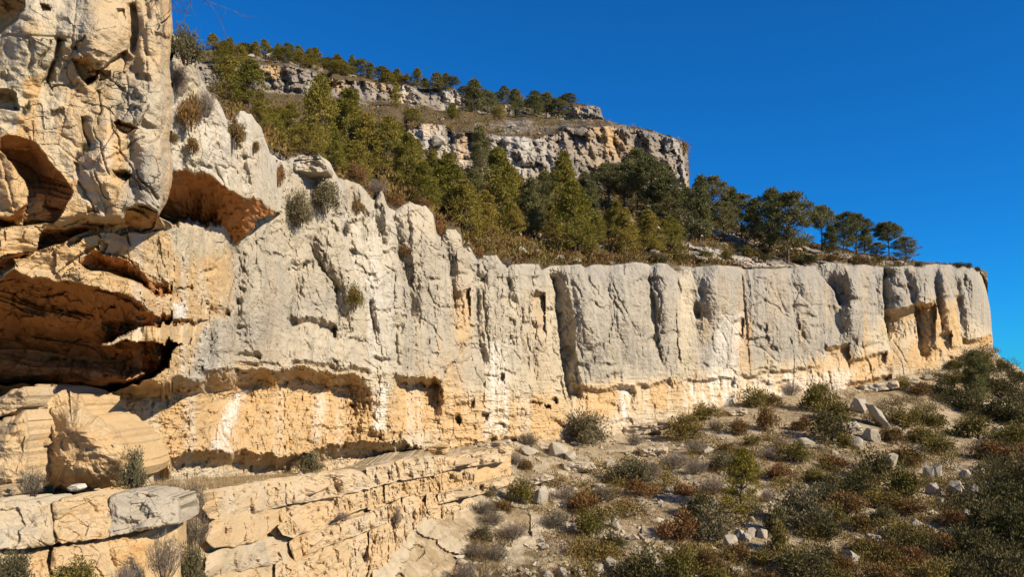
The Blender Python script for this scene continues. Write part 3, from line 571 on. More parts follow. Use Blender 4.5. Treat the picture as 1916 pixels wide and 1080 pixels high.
HD, band = hill_depth((HXX - 318) / 3.0, np.clip(wy_, sky_fin[:, None], c0y[:, None]))
gx, gy, gz = (HXX - W / 2) / F * HD, HD, (HY - HYY) / F * HD
patch = sstep(0.38, 0.62, fbm(gx * 0.06, gy * 0.06, gz * 0.10, 85, 4) ) * 0.8 * (HXX < 1289)
rock = np.clip(band + 0, 0, 1)
k5 = np.ones((5,)) / 5
rk = np.clip(np.maximum(rock, patch), 0, 1)
_, g1_, v1 = cells(gx * 0.35, gy * 0.35, gz * 0.30, 15); _, g2_, v2 = cells(gx * 0.8, gy * 0.8, gz * 0.9, 25)
rel = rock * (0.7 * v1 - 0.6 * np.clip(0.08 - g1_, 0, 1) / 0.08 + 0.5 * v2 - 0.3 * np.clip(0.10 - g2_, 0, 1) / 0.10 + 1.3 * fbm(gx * 0.6, gy * 0.6, gz * 0.10, 88, 3) + 2.6 * fbm(gx * 0.16, gy * 0.16, gz * 0.03, 87, 3) + 0.5 * fbm(gx * 0.2, gy * 0.2, gz * 0.9, 91, 3))
rel += 0.9 * fbm(gx * 0.25, gy * 0.25, gz * 0.25, 93, 4) + patch * (1 - rock) * 1.6 * (v1 + 0.5 * v2)
HD = HD - rel
ht = np.zeros(HXX.shape + (4,)); ht[..., 1] = 0.55 + 0.5 * fbm(gx * 0.12, gy * 0.12, gz * 0.2, 95, 3)
ht[..., 0] = np.clip(1.1 * fbm(gx * 0.13 + 9, gy * 0.13, gz * 0.08, 97, 3) - 0.12, 0, 0.7) * band; ht[..., 3] = np.maximum(rk, sstep(1268, 1278, HXX) * (HXX < 1296))
ht[..., 2] = 0.5 * sstep(0.0, 0.6, fbm(gx * 0.2, gy * 0.2, gz * 0.05, 99, 2))
V = np.stack([(HXX - W / 2) / F * HD, HD, (HY - HYY) / F * HD], -1)
caps = []
for b_, dz in ((3, 0.0), (12, -2.0), (40, -14.0)):
    t_ = V[:, 0].copy(); t_[:, 0] *= (t_[:, 1] + b_) / t_[:, 1]; t_[:, 1] += b_; t_[:, 2] += dz; caps.insert(0, t_)
V = np.concatenate([np.stack(caps, 1), V], 1); htc = np.concatenate([np.repeat(ht[:, :1], 3, 1), ht], 1)
nx, ny = V.shape[:2]; idx = np.arange(nx * ny).reshape(nx, ny)
q = np.stack([idx[:-1, :-1], idx[:-1, 1:], idx[1:, 1:], idx[1:, :-1]], -1)
yy4 = np.concatenate([np.tile([-9, -8, -7.], (nx, 1)) + HYY[:, :1], HYY], 1)
keep = ((yy4[:-1, 1:] - yy4[:-1, :-1]) > 1e-4) | ((yy4[1:, 1:] - yy4[1:, :-1]) > 1e-4)
obj('hillside', mk_mesh('hillside', V.reshape(-1, 3), [q[keep]], [M_HILL], attrs={'tint': htc.reshape(-1, 4)}), kind='structure')

# ------------------------------------------------------------------ the stony slope at the foot of the cliff (inverse depth through control points)
CP = A([(640, 900, 46), (760, 905, 49), (840, 870, 55), (900, 862, 60), (960, 842, 67), (1000, 830, 70.5), (1060, 832, 74), (1150, 822, 80), (1250, 798, 88), (1300, 772, 92), (1360, 758, 96), (1500, 736, 105), (1580, 728, 111), (1640, 720, 116), (1700, 698, 120.5), (1760, 688, 125.5), (1800, 672, 129), (1858, 652, 136),
         (1916, 694, 150), (1990, 736, 155), (1880, 760, 118), (1985, 800, 112), (1780, 780, 104),
         (850, 1062, 45), (900, 1000, 49), (960, 940, 54.5), (1000, 900, 60), (1100, 880, 66), (1100, 980, 53), (1000, 1080, 44.5), (1385, 960, 57), (1385, 850, 74), (1250, 900, 64), (1250, 1000, 52), (1600, 900, 69), (1600, 800, 88), (1600, 1000, 55), (1750, 900, 72), (1916, 900, 73), (1916, 1000, 58), (1990, 1080, 50), (1700, 1080, 48), (1400, 1080, 46.5), (1200, 1100, 44), (820, 1110, 42), (1990, 1110, 48)], float)
_n = len(CP); _u = CP[:, :2] / 500.0
def _k(r): return np.where(r > 1e-9, r * r * np.log(r + 1e-12), 0)
_K = _k(np.hypot(_u[:, None, 0] - _u[None, :, 0], _u[:, None, 1] - _u[None, :, 1])) + np.eye(_n) * 0.003
_P = np.c_[np.ones(_n), _u]
_w = np.linalg.solve(np.block([[_K, _P], [_P.T, np.zeros((3, 3))]]), np.r_[1 / CP[:, 2], 0, 0, 0])
def slope_depth(x, y):
    ux, uy = np.asarray(x, float) / 500, np.asarray(y, float) / 500
    s = _w[_n] + _w[_n + 1] * ux + _w[_n + 2] * uy
    for i in range(_n): s = s + _w[i] * _k(np.hypot(ux - _u[i, 0], uy - _u[i, 1]))
    return 1 / np.maximum(s, 1 / 400)
def slopeY(x, y): return float(slope_depth(x, y))
tx = np.arange(640, 2010, 2.6); ty = np.arange(640, 1112, 2.4)
TXX, TYR = np.meshgrid(tx, ty, indexing='ij')
stop = I(tx, [(640, 884), (700, 866), (800, 850), (830, 852), (960, 828), (1000, 816), (1040, 812), (1100, 818), (1250, 790), (1300, 766), (1360, 752), (1500, 730), (1580, 722), (1640, 714), (1700, 692), (1760, 682), (1800, 664), (1850, 645), (1866, 664), (1916, 694), (2010, 748)])
stop = stop + 2.0 * vnoise(tx * 0.08, tx * 0, tx * 0, 101) + 1.0 * vnoise(tx * 0.3, tx * 0, tx * 0, 102)
TYY = np.maximum(TYR, stop[:, None])
TD = slope_depth(TXX, TYY)
gx, gy, gz = (TXX - W / 2) / F * TD, TD, (HY - TYY) / F * TD
lump = fbm(gx * 0.25, gy * 0.25, gz * 0.25, 103, 4)
_, gg, vv = cells(gx * 0.9, gy * 0.5, gz * 0.9, 33)
stony = sstep(0.05, 0.4, fbm(gx * 0.12, gy * 0.10, gz * 0.12, 105, 3) + 0.55 * sstep(1250, 950, TXX) + 0.25 * sstep(1500, 1200, TXX) - 0.35 * sstep(1500, 1800, TXX))
TD = TD - 0.55 * lump - 0.30 * vv * stony - 0.12 * fbm(gx * 2, gy * 2, gz * 2, 107, 2)
tt = np.zeros(TXX.shape + (4,)); tt[..., 0] = 0.22; tt[..., 1] = 0.2; tt[..., 3] = stony * sstep(-0.05, 0.35, vv) * 0.85
V = np.stack([(TXX - W / 2) / F * TD, TD, (HY - TYY) / F * TD], -1)
cap = V[:, 0].copy(); cap[:, 1] += 6; cap[:, 2] += 0.2; cap2 = cap.copy(); cap2[:, 1] += 30; cap2[:, 2] -= 12
V = np.concatenate([cap2[:, None], cap[:, None], V], 1); ttc = np.concatenate([tt[:, :1], tt[:, :1], tt], 1)
nx, ny = V.shape[:2]; idx = np.arange(nx * ny).reshape(nx, ny)
q = np.stack([idx[:-1, :-1], idx[:-1, 1:], idx[1:, 1:], idx[1:, :-1]], -1)
yy4 = np.concatenate([stop[:, None] - 8, stop[:, None] - 7, TYY], 1)
keep = ((yy4[:-1, 1:] - yy4[:-1, :-1]) > 1e-4) | ((yy4[1:, 1:] - yy4[1:, :-1]) > 1e-4)
obj('stony_slope', mk_mesh('stony_slope', V.reshape(-1, 3), [q[keep]], [M_SLOPE], attrs={'tint': ttc.reshape(-1, 4)}), kind='structure')

# valley floor far below, carrying the ground on to the horizon
g = 4000.0
obj('valley_floor', mk_mesh('valley_floor', [(-g, -g, -60), (g, -g, -60), (g, g, -60), (-g, g, -60)], [A([[0, 1, 2, 3]])], [M_SLOPE], attrs={'tint': np.zeros((4, 4))}), kind='structure')

# ------------------------------------------------------------------ the bedded lower ledge: a recessed core and the blocks that make it up
LIPX = [-90, 0, 335, 345, 372, 500, 700, 826, 960, 1000]
LIPY = [938, 932, 930, 925, 922, 904, 875, 856, 842, 836]
LIPD = [15.6, 16.2, 19.6, 21.5, 25.0, 32.0, 42.0, 49.5, 58, 62]
def ledgeD(x, y):
    d = np.interp(x, LIPX, LIPD); return d - np.clip((y - np.interp(x, LIPX, LIPY)) / 200.0, 0, 1.2) * 1.6
lx = np.arange(-84, 960, 4.0); ly = np.arange(830, 1114, 3.0)
LXX, LYR = np.meshgrid(lx, ly, indexing='ij')
ltop = np.interp(lx, [-90, 240, 275, 330, 400, 600, 700, 800, 830, 960], [915, 915, 905, 898, 894, 884, 865, 848, 850, 828])
LYY = np.maximum(LYR, ltop[:, None]); lipy = np.interp(LXX, LIPX, LIPY) + 4
wd = np.interp(LXX, [-90, 0, 200, 330, 400, 450, 600, 750, 900, 1000], [22.5, 24, 27, 31, 34, 37.5, 46, 54.5, 65, 73]) + 1
f_ = np.clip((LYY - ltop[:, None]) / np.maximum(lipy - ltop[:, None], 1), 0, 1)
LD = np.where(LYY < lipy, 1 / ((1 - f_) / wd + f_ / (ledgeD(LXX, LYY) + 0.5)), ledgeD(LXX, LYY) + 0.9)
gx, gy, gz = (LXX - W / 2) / F * LD, LD, (HY - LYY) / F * LD
LD = LD - 0.25 * fbm(gx, gy, gz * 2, 121, 3)
lt = np.zeros(LXX.shape + (4,)); lt[..., 0] = 0.7; lt[..., 3] = np.where(LYY < lipy, 0.15, 1)
V = np.stack([(LXX - W / 2) / F * LD, LD, (HY - LYY) / F * LD], -1)
nx, ny = V.shape[:2]; idx = np.arange(nx * ny).reshape(nx, ny)
q = np.stack([idx[:-1, :-1], idx[:-1, 1:], idx[1:, 1:], idx[1:, :-1]], -1)
keep = ((LYY[:-1, 1:] - LYY[:-1, :-1]) > 1e-4) | ((LYY[1:, 1:] - LYY[1:, :-1]) > 1e-4)
ledge = obj('lower_ledge', mk_mesh('lower_ledge', V.reshape(-1, 3), [q[keep]], [M_SLOPE], attrs={'tint': lt.reshape(-1, 4)}), kind='structure')

_seed = [200]
def rock_mesh(poly, depth, thick, tint, p=4.5, bulge=None, rough=1.0, mat=None, nseg=64, rings=18, corner=0.07, grow=0.0, bedk=1.0):
    """closed rock: front shell over an outline, back shell behind it; outline corners are worn"""
    _seed[0] += 3; sd = _seed[0]
    P = A(poly, float); n = len(P)
    for _ in range(2):                            # worn corners
        Q = []
        for i in range(len(P)):
            a, b_ = P[i], P[(i + 1) % len(P)]; Q += [a * (1 - corner) + b_ * corner, a * corner + b_ * (1 - corner)]
        P = A(Q); corner = 0.22
    L = np.hypot(*(np.roll(P, -1, 0) - P).T); cum = np.r_[0, np.cumsum(L)]
    s = np.linspace(0, cum[-1], nseg, endpoint=False)
    PP = np.r_[P, P[:1]]
    O = np.c_[np.interp(s, cum, PP[:, 0]), np.interp(s, cum, PP[:, 1])]
    c = O.mean(0); size = math.sqrt(max(1.0, 0.5 * abs(np.sum(O[:, 0] * np.roll(O[:, 1], -1) - np.roll(O[:, 0], -1) * O[:, 1]))))
    O = c + (O - c) * (1 + grow / max(size, 1))
    O += (size * 0.03) * np.c_[fbm(O[:, 0] * 0.11, O[:, 1] * 0.11, 0 * s + sd, 7, 3), fbm(O[:, 0] * 0.11, O[:, 1] * 0.11, 0 * s + sd, 17, 3)]
    dm = float(np.mean(depth(O[:, 0], O[:, 1]))) if callable(depth) else depth
    m_ = size / F * dm
    if bulge is None: bulge = 0.16 * m_
    rows = []; ds = []
    for k in range(rings + 1):
        r = (k / rings) ** 0.75
        rows.append(c + (O - c) * r)
        base = depth(rows[-1][:, 0], rows[-1][:, 1]) if callable(depth) else np.full(nseg, depth)
        ds.append(base + bulge * (1 - (1 - r ** p) ** (1 / p)))
    X, Y, D = A([r[:, 0] for r in rows]), A([r[:, 1] for r in rows]), A(ds)
    gx, gy, gz = (X - W / 2) / F * D, D, (HY - Y) / F * D
    f = 1.0 / max(m_, 0.2)
    _, g_, v_ = cells(gx * 2.2 * f + sd, gy * 2.2 * f, gz * 2.6 * f, sd)
    rel = rough * m_ * (0.10 * fbm(gx * 1.6 * f + sd, gy * 1.6 * f, gz * 1.6 * f, sd, 4, 0.55) + 0.035 * v_ + 0.03 * fbm(gx * f, gy * f, gz * 8 * f, sd + 5, 3))
    rel = rel + rough * (0.15 * fbm(gx * 1.1, gy * 1.1, gz * 1.1, 301, 6, 0.6) + 0.05 * cells(gx * 1.6, gy * 1.6, gz * 2.2, 77)[2] + bedk * 0.10 * fbm(gx * 0.6, gy * 0.6, gz * 4.0, 311, 3)) * np.clip(dm / 30, 0.4, 1.6)
    edge = 1 - 0.6 * (np.arange(rings + 1) / rings)[:, None] ** 6
    D = D - rel * edge
    # back shell
    XB, YB, DB = [], [], []
    for k, r in enumerate((1.0, 0.94, 0.7, 0.0)):
        ro = c + (O - c) * r; XB.append(ro[:, 0]); YB.append(ro[:, 1]); DB.append(D[-1] + thick * (0.55, 0.85, 1.0, 1.05)[k])
    X, Y, D = np.r_[X, A(XB)], np.r_[Y, A(YB)], np.r_[D, A(DB)]
    V = np.stack([(X - W / 2) / F * D, D, (HY - Y) / F * D], -1)
    # keep true width on the back: points carried back stay in world x, z of the rim
    nr = V.shape[0]
    for k in range(rings + 1, nr):
        rim = V[rings]; cen = rim.mean(0); r = (1.0, 0.94, 0.7, 0.0)[k - rings - 1]
        V[k, :, 0] = cen[0] + (rim[:, 0] - cen[0]) * r; V[k, :, 2] = cen[2] + (rim[:, 2] - cen[2]) * r
    idx = np.arange(nr * nseg).reshape(nr, nseg)
    q = np.stack([idx[:-1], np.roll(idx[:-1], -1, 1), np.roll(idx[1:], -1, 1), idx[1:]], -1).reshape(-1, 4)
    T = np.tile(A(list(tint) + [1.0]), (nr * nseg, 1))
    T[:, 0] = np.clip(T[:, 0] + 0.15 * fbm(V[..., 0].ravel() * f, V[..., 1].ravel() * f, V[..., 2].ravel() * f, sd + 9, 2), 0, 1.2)
    return mk_mesh('rock_block', V.reshape(-1, 3), [q], [mat or M_BLOCK], smooth=False, attrs={'tint': T})
def block(poly, tint, off=0.0, thick=1.2, parent=ledge, name='rock_block', **kw):
    return obj(name, rock_mesh(poly, lambda x, y: ledgeD(x, y) + off, thick, tint, **kw), parent)
TAN, PALE, GRY, ORN = (0.60, 0.05, 0.05), (0.36, 0.10, 0.2), (0.10, 0.55, 0.0), (0.85, 0.0, 0.0)
LEDGE = [
 ([(372, 924), (430, 914), (491, 906), (493, 956), (440, 966), (394, 972), (378, 950)], PALE, -.35), ([(492, 906), (541, 898), (540, 945), (494, 955)], PALE, -.30),
 ([(542, 898), (600, 889), (645, 883), (672, 889), (688, 896), (690, 912), (640, 925), (570, 940), (542, 946)], PALE, -.40), ([(688, 877), (735, 868), (742, 900), (694, 911)], PALE, -.35),
 ([(737, 868), (786, 861), (812, 859), (813, 888), (778, 894), (744, 900)], PALE, -.40), ([(813, 858), (826, 856), (825, 887), (814, 888)], TAN, -.3), ([(831, 855), (890, 847), (944, 839), (956, 842), (940, 862), (890, 872), (832, 884)], PALE, -.3),
 ([(394, 976), (440, 968), (482, 960), (482, 1012), (440, 1020), (400, 1024), (390, 1000)], TAN, -.05), ([(484, 961), (502, 956), (500, 990), (486, 1002)], TAN, 0), ([(503, 956), (530, 952), (526, 990), (516, 1000), (503, 992)], ORN, .2),
 ([(532, 950), (580, 940), (632, 930), (633, 966), (600, 985), (552, 1002), (524, 990)], TAN, -.12), ([(524, 986), (545, 972), (564, 990), (552, 1002), (530, 1000)], TAN, -.3), ([(634, 929), (688, 915), (690, 945), (660, 958), (634, 968)], TAN, -.05), ([(690, 914), (719, 906), (721, 944), (692, 952)], TAN, -.05),
 ([(744, 904), (772, 897), (780, 922), (750, 930)], ORN, 0), ([(772, 897), (800, 892), (812, 920), (782, 926)], TAN, -.1), ([(800, 892), (824, 889), (825, 922), (812, 924)], ORN, -.1), ([(722, 908), (742, 904), (750, 932), (724, 940)], TAN, .1),
 ([(829, 888), (862, 882), (864, 912), (830, 920)], ORN, -.1), ([(864, 882), (892, 877), (884, 904), (866, 910)], TAN, .1),
 ([(388, 1044), (440, 1028), (532, 1012), (540, 1048), (480, 1064), (392, 1082)], GRY, -.1), ([(536, 1014), (545, 1026), (552, 1046), (540, 1046)], TAN, .1),
 ([(545, 1014), (600, 994), (642, 982), (652, 1004), (600, 1028), (556, 1048)], TAN, -.35), ([(640, 982), (690, 965), (700, 986), (652, 1006)], PALE, -.3), ([(690, 962), (721, 952), (724, 976), (700, 986)], PALE, -.15),
 ([(400, 1084), (460, 1070), (515, 1058), (518, 1100), (400, 1110)], TAN, .1), ([(517, 1056), (552, 1050), (560, 1100), (520, 1108)], TAN, .05), ([(556, 1050), (600, 1032), (640, 1018), (648, 1100), (562, 1110)], TAN, -.1), ([(641, 1016), (688, 1000), (690, 1050), (682, 1085), (650, 1100)], PALE, 0),
 ([(690, 1000), (723, 982), (725, 1040), (694, 1056)], TAN, -.05), ([(694, 1058), (725, 1044), (724, 1100), (690, 1104)], TAN, .05), ([(726, 952), (744, 942), (752, 960), (728, 978)], TAN, .05), ([(726, 980), (752, 966), (756, 1010), (754, 1048), (730, 1046)], TAN, -.05), ([(728, 1050), (752, 1050), (750, 1100), (728, 1102)], TAN, .05),
 ([(752, 938), (778, 930), (788, 956), (786, 1012), (770, 1032), (758, 1030), (756, 980)], PALE, -.15), ([(780, 930), (796, 926), (800, 968), (790, 990), (786, 958)], TAN, 0), ([(798, 926), (826, 922), (827, 948), (800, 954)], TAN, -.1), ([(789, 970), (802, 962), (806, 1010), (794, 1022), (787, 1000)], GRY, 0),
 ([(803, 956), (829, 950), (834, 990), (836, 1030), (812, 1020)], TAN, -.08), ([(756, 1034), (790, 1026), (800, 1062), (788, 1100), (756, 1100)], PALE, 0), ([(794, 1026), (808, 1018), (812, 1050), (802, 1056)], GRY, .1), ([(810, 1024), (840, 1034), (846, 1060), (812, 1064)], TAN, .05), ([(802, 1064), (842, 1066), (840, 1100), (796, 1102)], TAN, .1),
 ([(829, 926), (880, 912), (930, 902), (957, 898), (950, 912), (890, 928), (832, 944)], PALE, -.35), ([(834, 946), (880, 934), (892, 950), (900, 984), (870, 995), (842, 1000)], PALE, .0), ([(845, 1006), (880, 996), (883, 1024), (852, 1034)], TAN, -.05), ([(882, 996), (904, 988), (910, 1010), (886, 1024)], PALE, -.05), ([(850, 1040), (884, 1028), (878, 1056), (850, 1066)], TAN, 0), ([(892, 934), (955, 918), (962, 928), (900, 948)], PALE, .1)]
for poly, tn, off in LEDGE:
    c_ = A(poly).mean(0); z_ = vnoise(c_[:1] * .02, c_[1:] * .03, c_[:1] * 0, 5)[0]
    tn = tuple(a * 0.5 + b * 0.5 for a, b in zip(tn, (0.62 + 0.15 * z_, 0.06, 0.05)))
    poly = [(x_ + random.uniform(-3, 3), y_ + random.uniform(-3, 3)) for x_, y_ in poly]
    block(poly, tn, off * 1.3 + random.uniform(-.25, .25), thick=1.6, grow=6.0, p=random.uniform(2.4, 4.0), rough=1.7, bulge=None)
NEAR = [([(-60, 945), (0, 938), (60, 934), (95, 945), (104, 985), (98, 1020), (50, 1028), (-60, 1034)], PALE, -.2), ([(98, 944), (150, 930), (196, 926), (209, 972), (198, 1008), (150, 1016), (108, 1014)], TAN, -.3),
        ([(205, 930), (240, 924), (285, 921), (318, 928), (338, 932), (336, 978), (310, 984), (270, 990), (204, 1001), (209, 970)], GRY, -.25),
        ([(-60, 1040), (20, 1036), (90, 1028), (96, 1100), (-60, 1110)], TAN, .1), ([(98, 1026), (150, 1020), (182, 1016), (205, 1060), (208, 1110), (98, 1110)], TAN, -.05), ([(196, 1012), (230, 1004), (262, 1006), (276, 1036), (270, 1080), (258, 1110), (214, 1110), (206, 1050)], ORN, .25)]
for poly, tn, off in NEAR:
    block([(x_ + random.uniform(-3, 3), y_ + random.uniform(-3, 3)) for x_, y_ in poly], tn, off, thick=1.3, corner=0.08, grow=3.0, rings=36, nseg=130, rough=1.5, p=3.0)
# ------------------------------------------------------------------ vegetation prototypes
def tube(pts, radii, n=6):
    pts = A(pts, float); V = []; 
    for i, p in enumerate(pts):
        d = pts[min(i + 1, len(pts) - 1)] - pts[max(i - 1, 0)]; d /= np.linalg.norm(d) + 1e-9
        u = np.cross(d, [0.3, 0.9, 0.2]); u /= np.linalg.norm(u) + 1e-9; v = np.cross(d, u)
        for k in range(n):
            a = 2 * math.pi * k / n; V.append(p + radii[i] * (math.cos(a) * u + math.sin(a) * v))
    Fq = [[i * n + k, i * n + (k + 1) % n, (i + 1) * n + (k + 1) % n, (i + 1) * n + k] for i in range(len(pts) - 1) for k in range(n)]
    return A(V), A(Fq)
def join(parts):
    V = []; Fq = []; o = 0
    for v, f in parts: V.append(v); Fq.append(f + o); o += len(v)
    return np.concatenate(V), np.concatenate(Fq)
def leaves(centres, dirs, length, width, r):
    """one slim leaf blade (a bent quad) at each centre"""
    n = len(centres); d = dirs / (np.linalg.norm(dirs, axis=1, keepdims=True) + 1e-9)
    s = np.cross(d, r.normal(size=(n, 3))); s /= np.linalg.norm(s, axis=1, keepdims=True) + 1e-9
    L = length * r.uniform(0.6, 1.3, (n, 1)); Wd = width * r.uniform(0.6, 1.3, (n, 1))
    a = centres - d * L * 0.5; b = centres + s * Wd * 0.5; c = centres + d * L * 0.5; e = centres - s * Wd * 0.5
    V = np.stack([a, b, c, e], 1).reshape(-1, 3); Fq = np.arange(4 * n).reshape(n, 4)
    return V, Fq
def pine_proto(seed, h=7.0, w=4.4, base=0.18, lean=0.0, style='cone', n_cl=120, per=95):
    r = np.random.default_rng(seed)
    tp = [(0, 0, -0.4)]
    for k in range(1, 7):
        t = k / 6; tp.append((lean * h * t * t + r.normal(0, 0.05) * h * 0.25 * t, r.normal(0, 0.05) * h * 0.25 * t, h * 0.93 * t))
    tp = A(tp); parts = [tube(tp, [0.030 * h * (1 - 0.88 * k / 6) * 0.62 + 0.01 for k in range(7)], 7)]
    C = []; Dr = []
    for k in range(n_cl):
        u = r.random() ** (0.85 if style == 'cone' else 0.6)
        ang = r.uniform(0, 2 * math.pi)
        if style == 'cone': rad = (w / 2) * max(0.10, (1 - u) ** 0.48 * min(1, (u + 0.16) / 0.27)) * (0.75 + 0.45 * math.sin(ang * 2 + seed) * 0.5 + 0.2 * r.random())
        else: rad = (w / 2) * math.sqrt(max(0.02, 1 - (2 * u - 0.85) ** 2 / 1.35)) * (0.75 + 0.45 * r.random())
        z = h * (base + (0.97 - base) * u); rr = rad * r.uniform(0.25, 1.0) ** 0.55
        tx = np.interp(z, tp[:, 2], tp[:, 0]); ty_ = np.interp(z, tp[:, 2], tp[:, 1])
        c = A([tx + rr * math.cos(ang), ty_ + rr * math.sin(ang), z + 0.10 * rr])
        if r.random() < 0.62 and rr > 0.25 * w / 2:
            z0 = max(0.1 * h, z - 0.35 * rr - 0.1 * h * r.random()); p0 = A([np.interp(z0, tp[:, 2], tp[:, 0]), np.interp(z0, tp[:, 2], tp[:, 1]), z0])
            m_ = (p0 + c) / 2 + A([0, 0, -0.05 * rr]); parts.append(tube([p0, m_, c], [0.011 * h * 0.7, 0.007 * h * 0.6, 0.012], 4))
        cr = w * r.uniform(0.10, 0.19) * (1.0 if u < 0.75 else 0.72)
        n = int(per * r.uniform(0.7, 1.3))
        q = r.normal(size=(n, 3)); q /= np.linalg.norm(q, axis=1, keepdims=True); q *= (r.random((n, 1)) ** 0.45)
        C.append(c + q * A([cr, cr, cr * 0.72])); Dr.append(q * A([1, 1, 0.7]) + A([0, 0, 0.55]) + r.normal(0, 0.35, (n, 3)))
    C = np.concatenate(C); Dr = np.concatenate(Dr)
    V, Fq = leaves(C, Dr, 0.034 * h, 0.0125 * h, r)
    return parts, V, Fq
PINES = []
for i, (sd, st, w_, b_, ln, mt) in enumerate(((1, 'cone', 4.6, .05, .02, M_PINE), (2, 'cone', 4.2, .06, -.04, M_PINE), (3, 'cone', 4.9, .03, .05, M_PINE), (4, 'round', 4.4, .14, .06, M_PINE2), (5, 'round', 4.6, .26, -.10, M_PINE2),
                                              (6, 'round', 5.2, .08, .0, M_PINE), (7, 'cone', 4.4, .10, .04, M_PINE2), (8, 'round', 4.0, .42, .16, M_PINE2))):
    parts, V, Fq = pine_proto(sd * 13, 7.0, w_, b_, ln, st)
    tv, tf = join(parts)
    PINES.append((mk_mesh('pine_trunk', tv, [tf], [M_BARK], smooth=True), mk_mesh('pine_crown', V, [Fq], [mt])))
def shrub_proto(seed, mat, h=1.0, w=1.4, n_cl=26, per=70, ll=0.10, lw=0.04, up=0.5, shell=0.5, stems=14, flat=0.8):
    r = np.random.default_rng(seed); C = []; Dr = []; parts = []
    for k in range(n_cl):
        ang = r.uniform(0, 2 * math.pi); el = math.asin(r.random() ** 0.8); rr = r.uniform(0.45, 1.0) ** 0.6 * (0.8 + 0.25 * math.sin(3 * ang + seed))
        c = A([w / 2 * 0.78 * rr * math.cos(el) * math.cos(ang), w / 2 * 0.78 * rr * math.cos(el) * math.sin(ang), 0.10 * h + 0.74 * h * rr * math.sin(el)])
        cr = r.uniform(0.14, 0.25) * w
        q = r.normal(size=(per, 3)); q /= np.linalg.norm(q, axis=1, keepdims=True); q *= r.random((per, 1)) ** shell
        C.append(c + q * A([cr, cr, cr * flat])); Dr.append(q + A([0, 0, up]) + r.normal(0, 0.4, (per, 3)))
        if k < stems: parts.append(tube([(0.1 * w * math.cos(ang), 0.1 * w * math.sin(ang), -0.1), tuple(c * 0.55), tuple(c)], [0.016, 0.012, 0.005], 4))
    V, Fq = leaves(np.concatenate(C), np.concatenate(Dr), ll, lw, r)
    sv, sf = join(parts)
    return mk_mesh('shrub_stems', sv, [sf], [M_BARK]), mk_mesh('shrub_foliage', V, [Fq], [mat])
def twig_proto(seed, mat, h=1.0, w=1.3, n=260):
    """bare dry shrub: fans of thin twigs"""
    r = np.random.default_rng(seed); parts = []; C = []; Dr = []
    for k in range(n):
        a = r.uniform(0, 2 * math.pi); rad = w / 2 * r.random() ** 0.6; tipz = h * (0.45 + 0.55 * r.random()) * (1 - 0.35 * (2 * rad / w) ** 2)
        tip = A([rad * math.cos(a), rad * math.sin(a), tipz]); b0 = tip * A([0.22, 0.22, 0]) ; m_ = (b0 + tip) / 2 * A([1.15, 1.15, 1])
        if k < 34: parts.append(tube([b0 - A([0, 0, .08]), m_, tip], [0.011, 0.008, 0.004], 3))
        for t in (0.45, 0.7, 0.88, 1.0):
            p = b0 * (1 - t) + tip * t
            for _ in range(2):
                C.append(p + r.normal(0, 0.035, 3)); Dr.append(tip - b0 + r.normal(0, 0.5, 3) * np.linalg.norm(tip))
    V, Fq = leaves(A(C), A(Dr), 0.16, 0.014, r)
    sv, sf = join(parts)
    return mk_mesh('shrub_stems', sv, [sf], [M_BARK]), mk_mesh('shrub_twigs', V, [Fq], [mat])
SHRUB = {'green': [shrub_proto(21 + i, M_GREEN, 1.0, 1.5) for i in range(3)], 'dark': [shrub_proto(31 + i, M_DARK, 1.0, 1.5) for i in range(3)],
         'brown': [shrub_proto(41 + i, M_BROWN, 0.9, 1.5, ll=0.12, lw=0.035, up=0.8) for i in range(3)], 'olive': [shrub_proto(51 + i, M_OLIVE, 1.1, 1.5, n_cl=40, per=90, ll=0.085, lw=0.035) for i in range(2)],
         'grey': [twig_proto(61 + i, M_GREY) for i in range(3)]}
def pine(x, y, hpx, var, label, group, depth=hillY, wpx=None, seed=0):
    Y = depth(x, y); s = hpx / F * Y / 7.0; ws = (1.18 * wpx / F * Y / 4.5) if wpx else s; s *= 1.06
    r = obj('pine_tree', None, label=label, category='pine tree', group=group)
    r.location = at(x, y, Y); r.rotation_euler.z = random.uniform(0, 6.28); r.scale = (ws, ws, s)
    t, c = PINES[var]
    obj('trunk', t, r); obj('crown', c, r)
    return r
KINDN = {'green': 'green_shrub', 'dark': 'dark_shrub', 'brown': 'brown_shrub', 'olive': 'grey_green_bush', 'grey': 'twiggy_shrub'}
def shrub(x, y, wpx, hpx, kind, label, group=None, depth=slopeY, name=None, var=None, sink=0.0):
    Y = depth(x, y) - sink; v = SHRUB[kind]; st, fo = v[random.randrange(len(v)) if var is None else var]
    r = obj(name or KINDN[kind], None, label=label, category='shrub')
    if group: r['group'] = group
    r.location = at(x, y, Y); r.rotation_euler.z = random.uniform(0, 6.28)
    r.scale = (wpx / F * Y / 1.55, wpx / F * Y / 1.55, hpx / F * Y / 1.0)
    obj('stems', st, r); obj('foliage' if kind != 'grey' else 'twigs', fo, r)
    return r
ORD = ['first', 'second', 'third', 'fourth', 'fifth', 'sixth', 'seventh', 'eighth', 'ninth', 'tenth', 'eleventh', 'twelfth', 'thirteenth', 'fourteenth', 'fifteenth', 'sixteenth', 'seventeenth', 'eighteenth', 'nineteenth', 'twentieth']
def ordn(i, n):
    if n == 1: return 'the only one'
    if i < len(ORD) and (i <= n / 2 or n - 1 - i >= len(ORD)): return ORD[i] + ' from the left'
    k = n - 1 - i
    return (ORD[k] if k > 0 else 'first') + ' from the right'

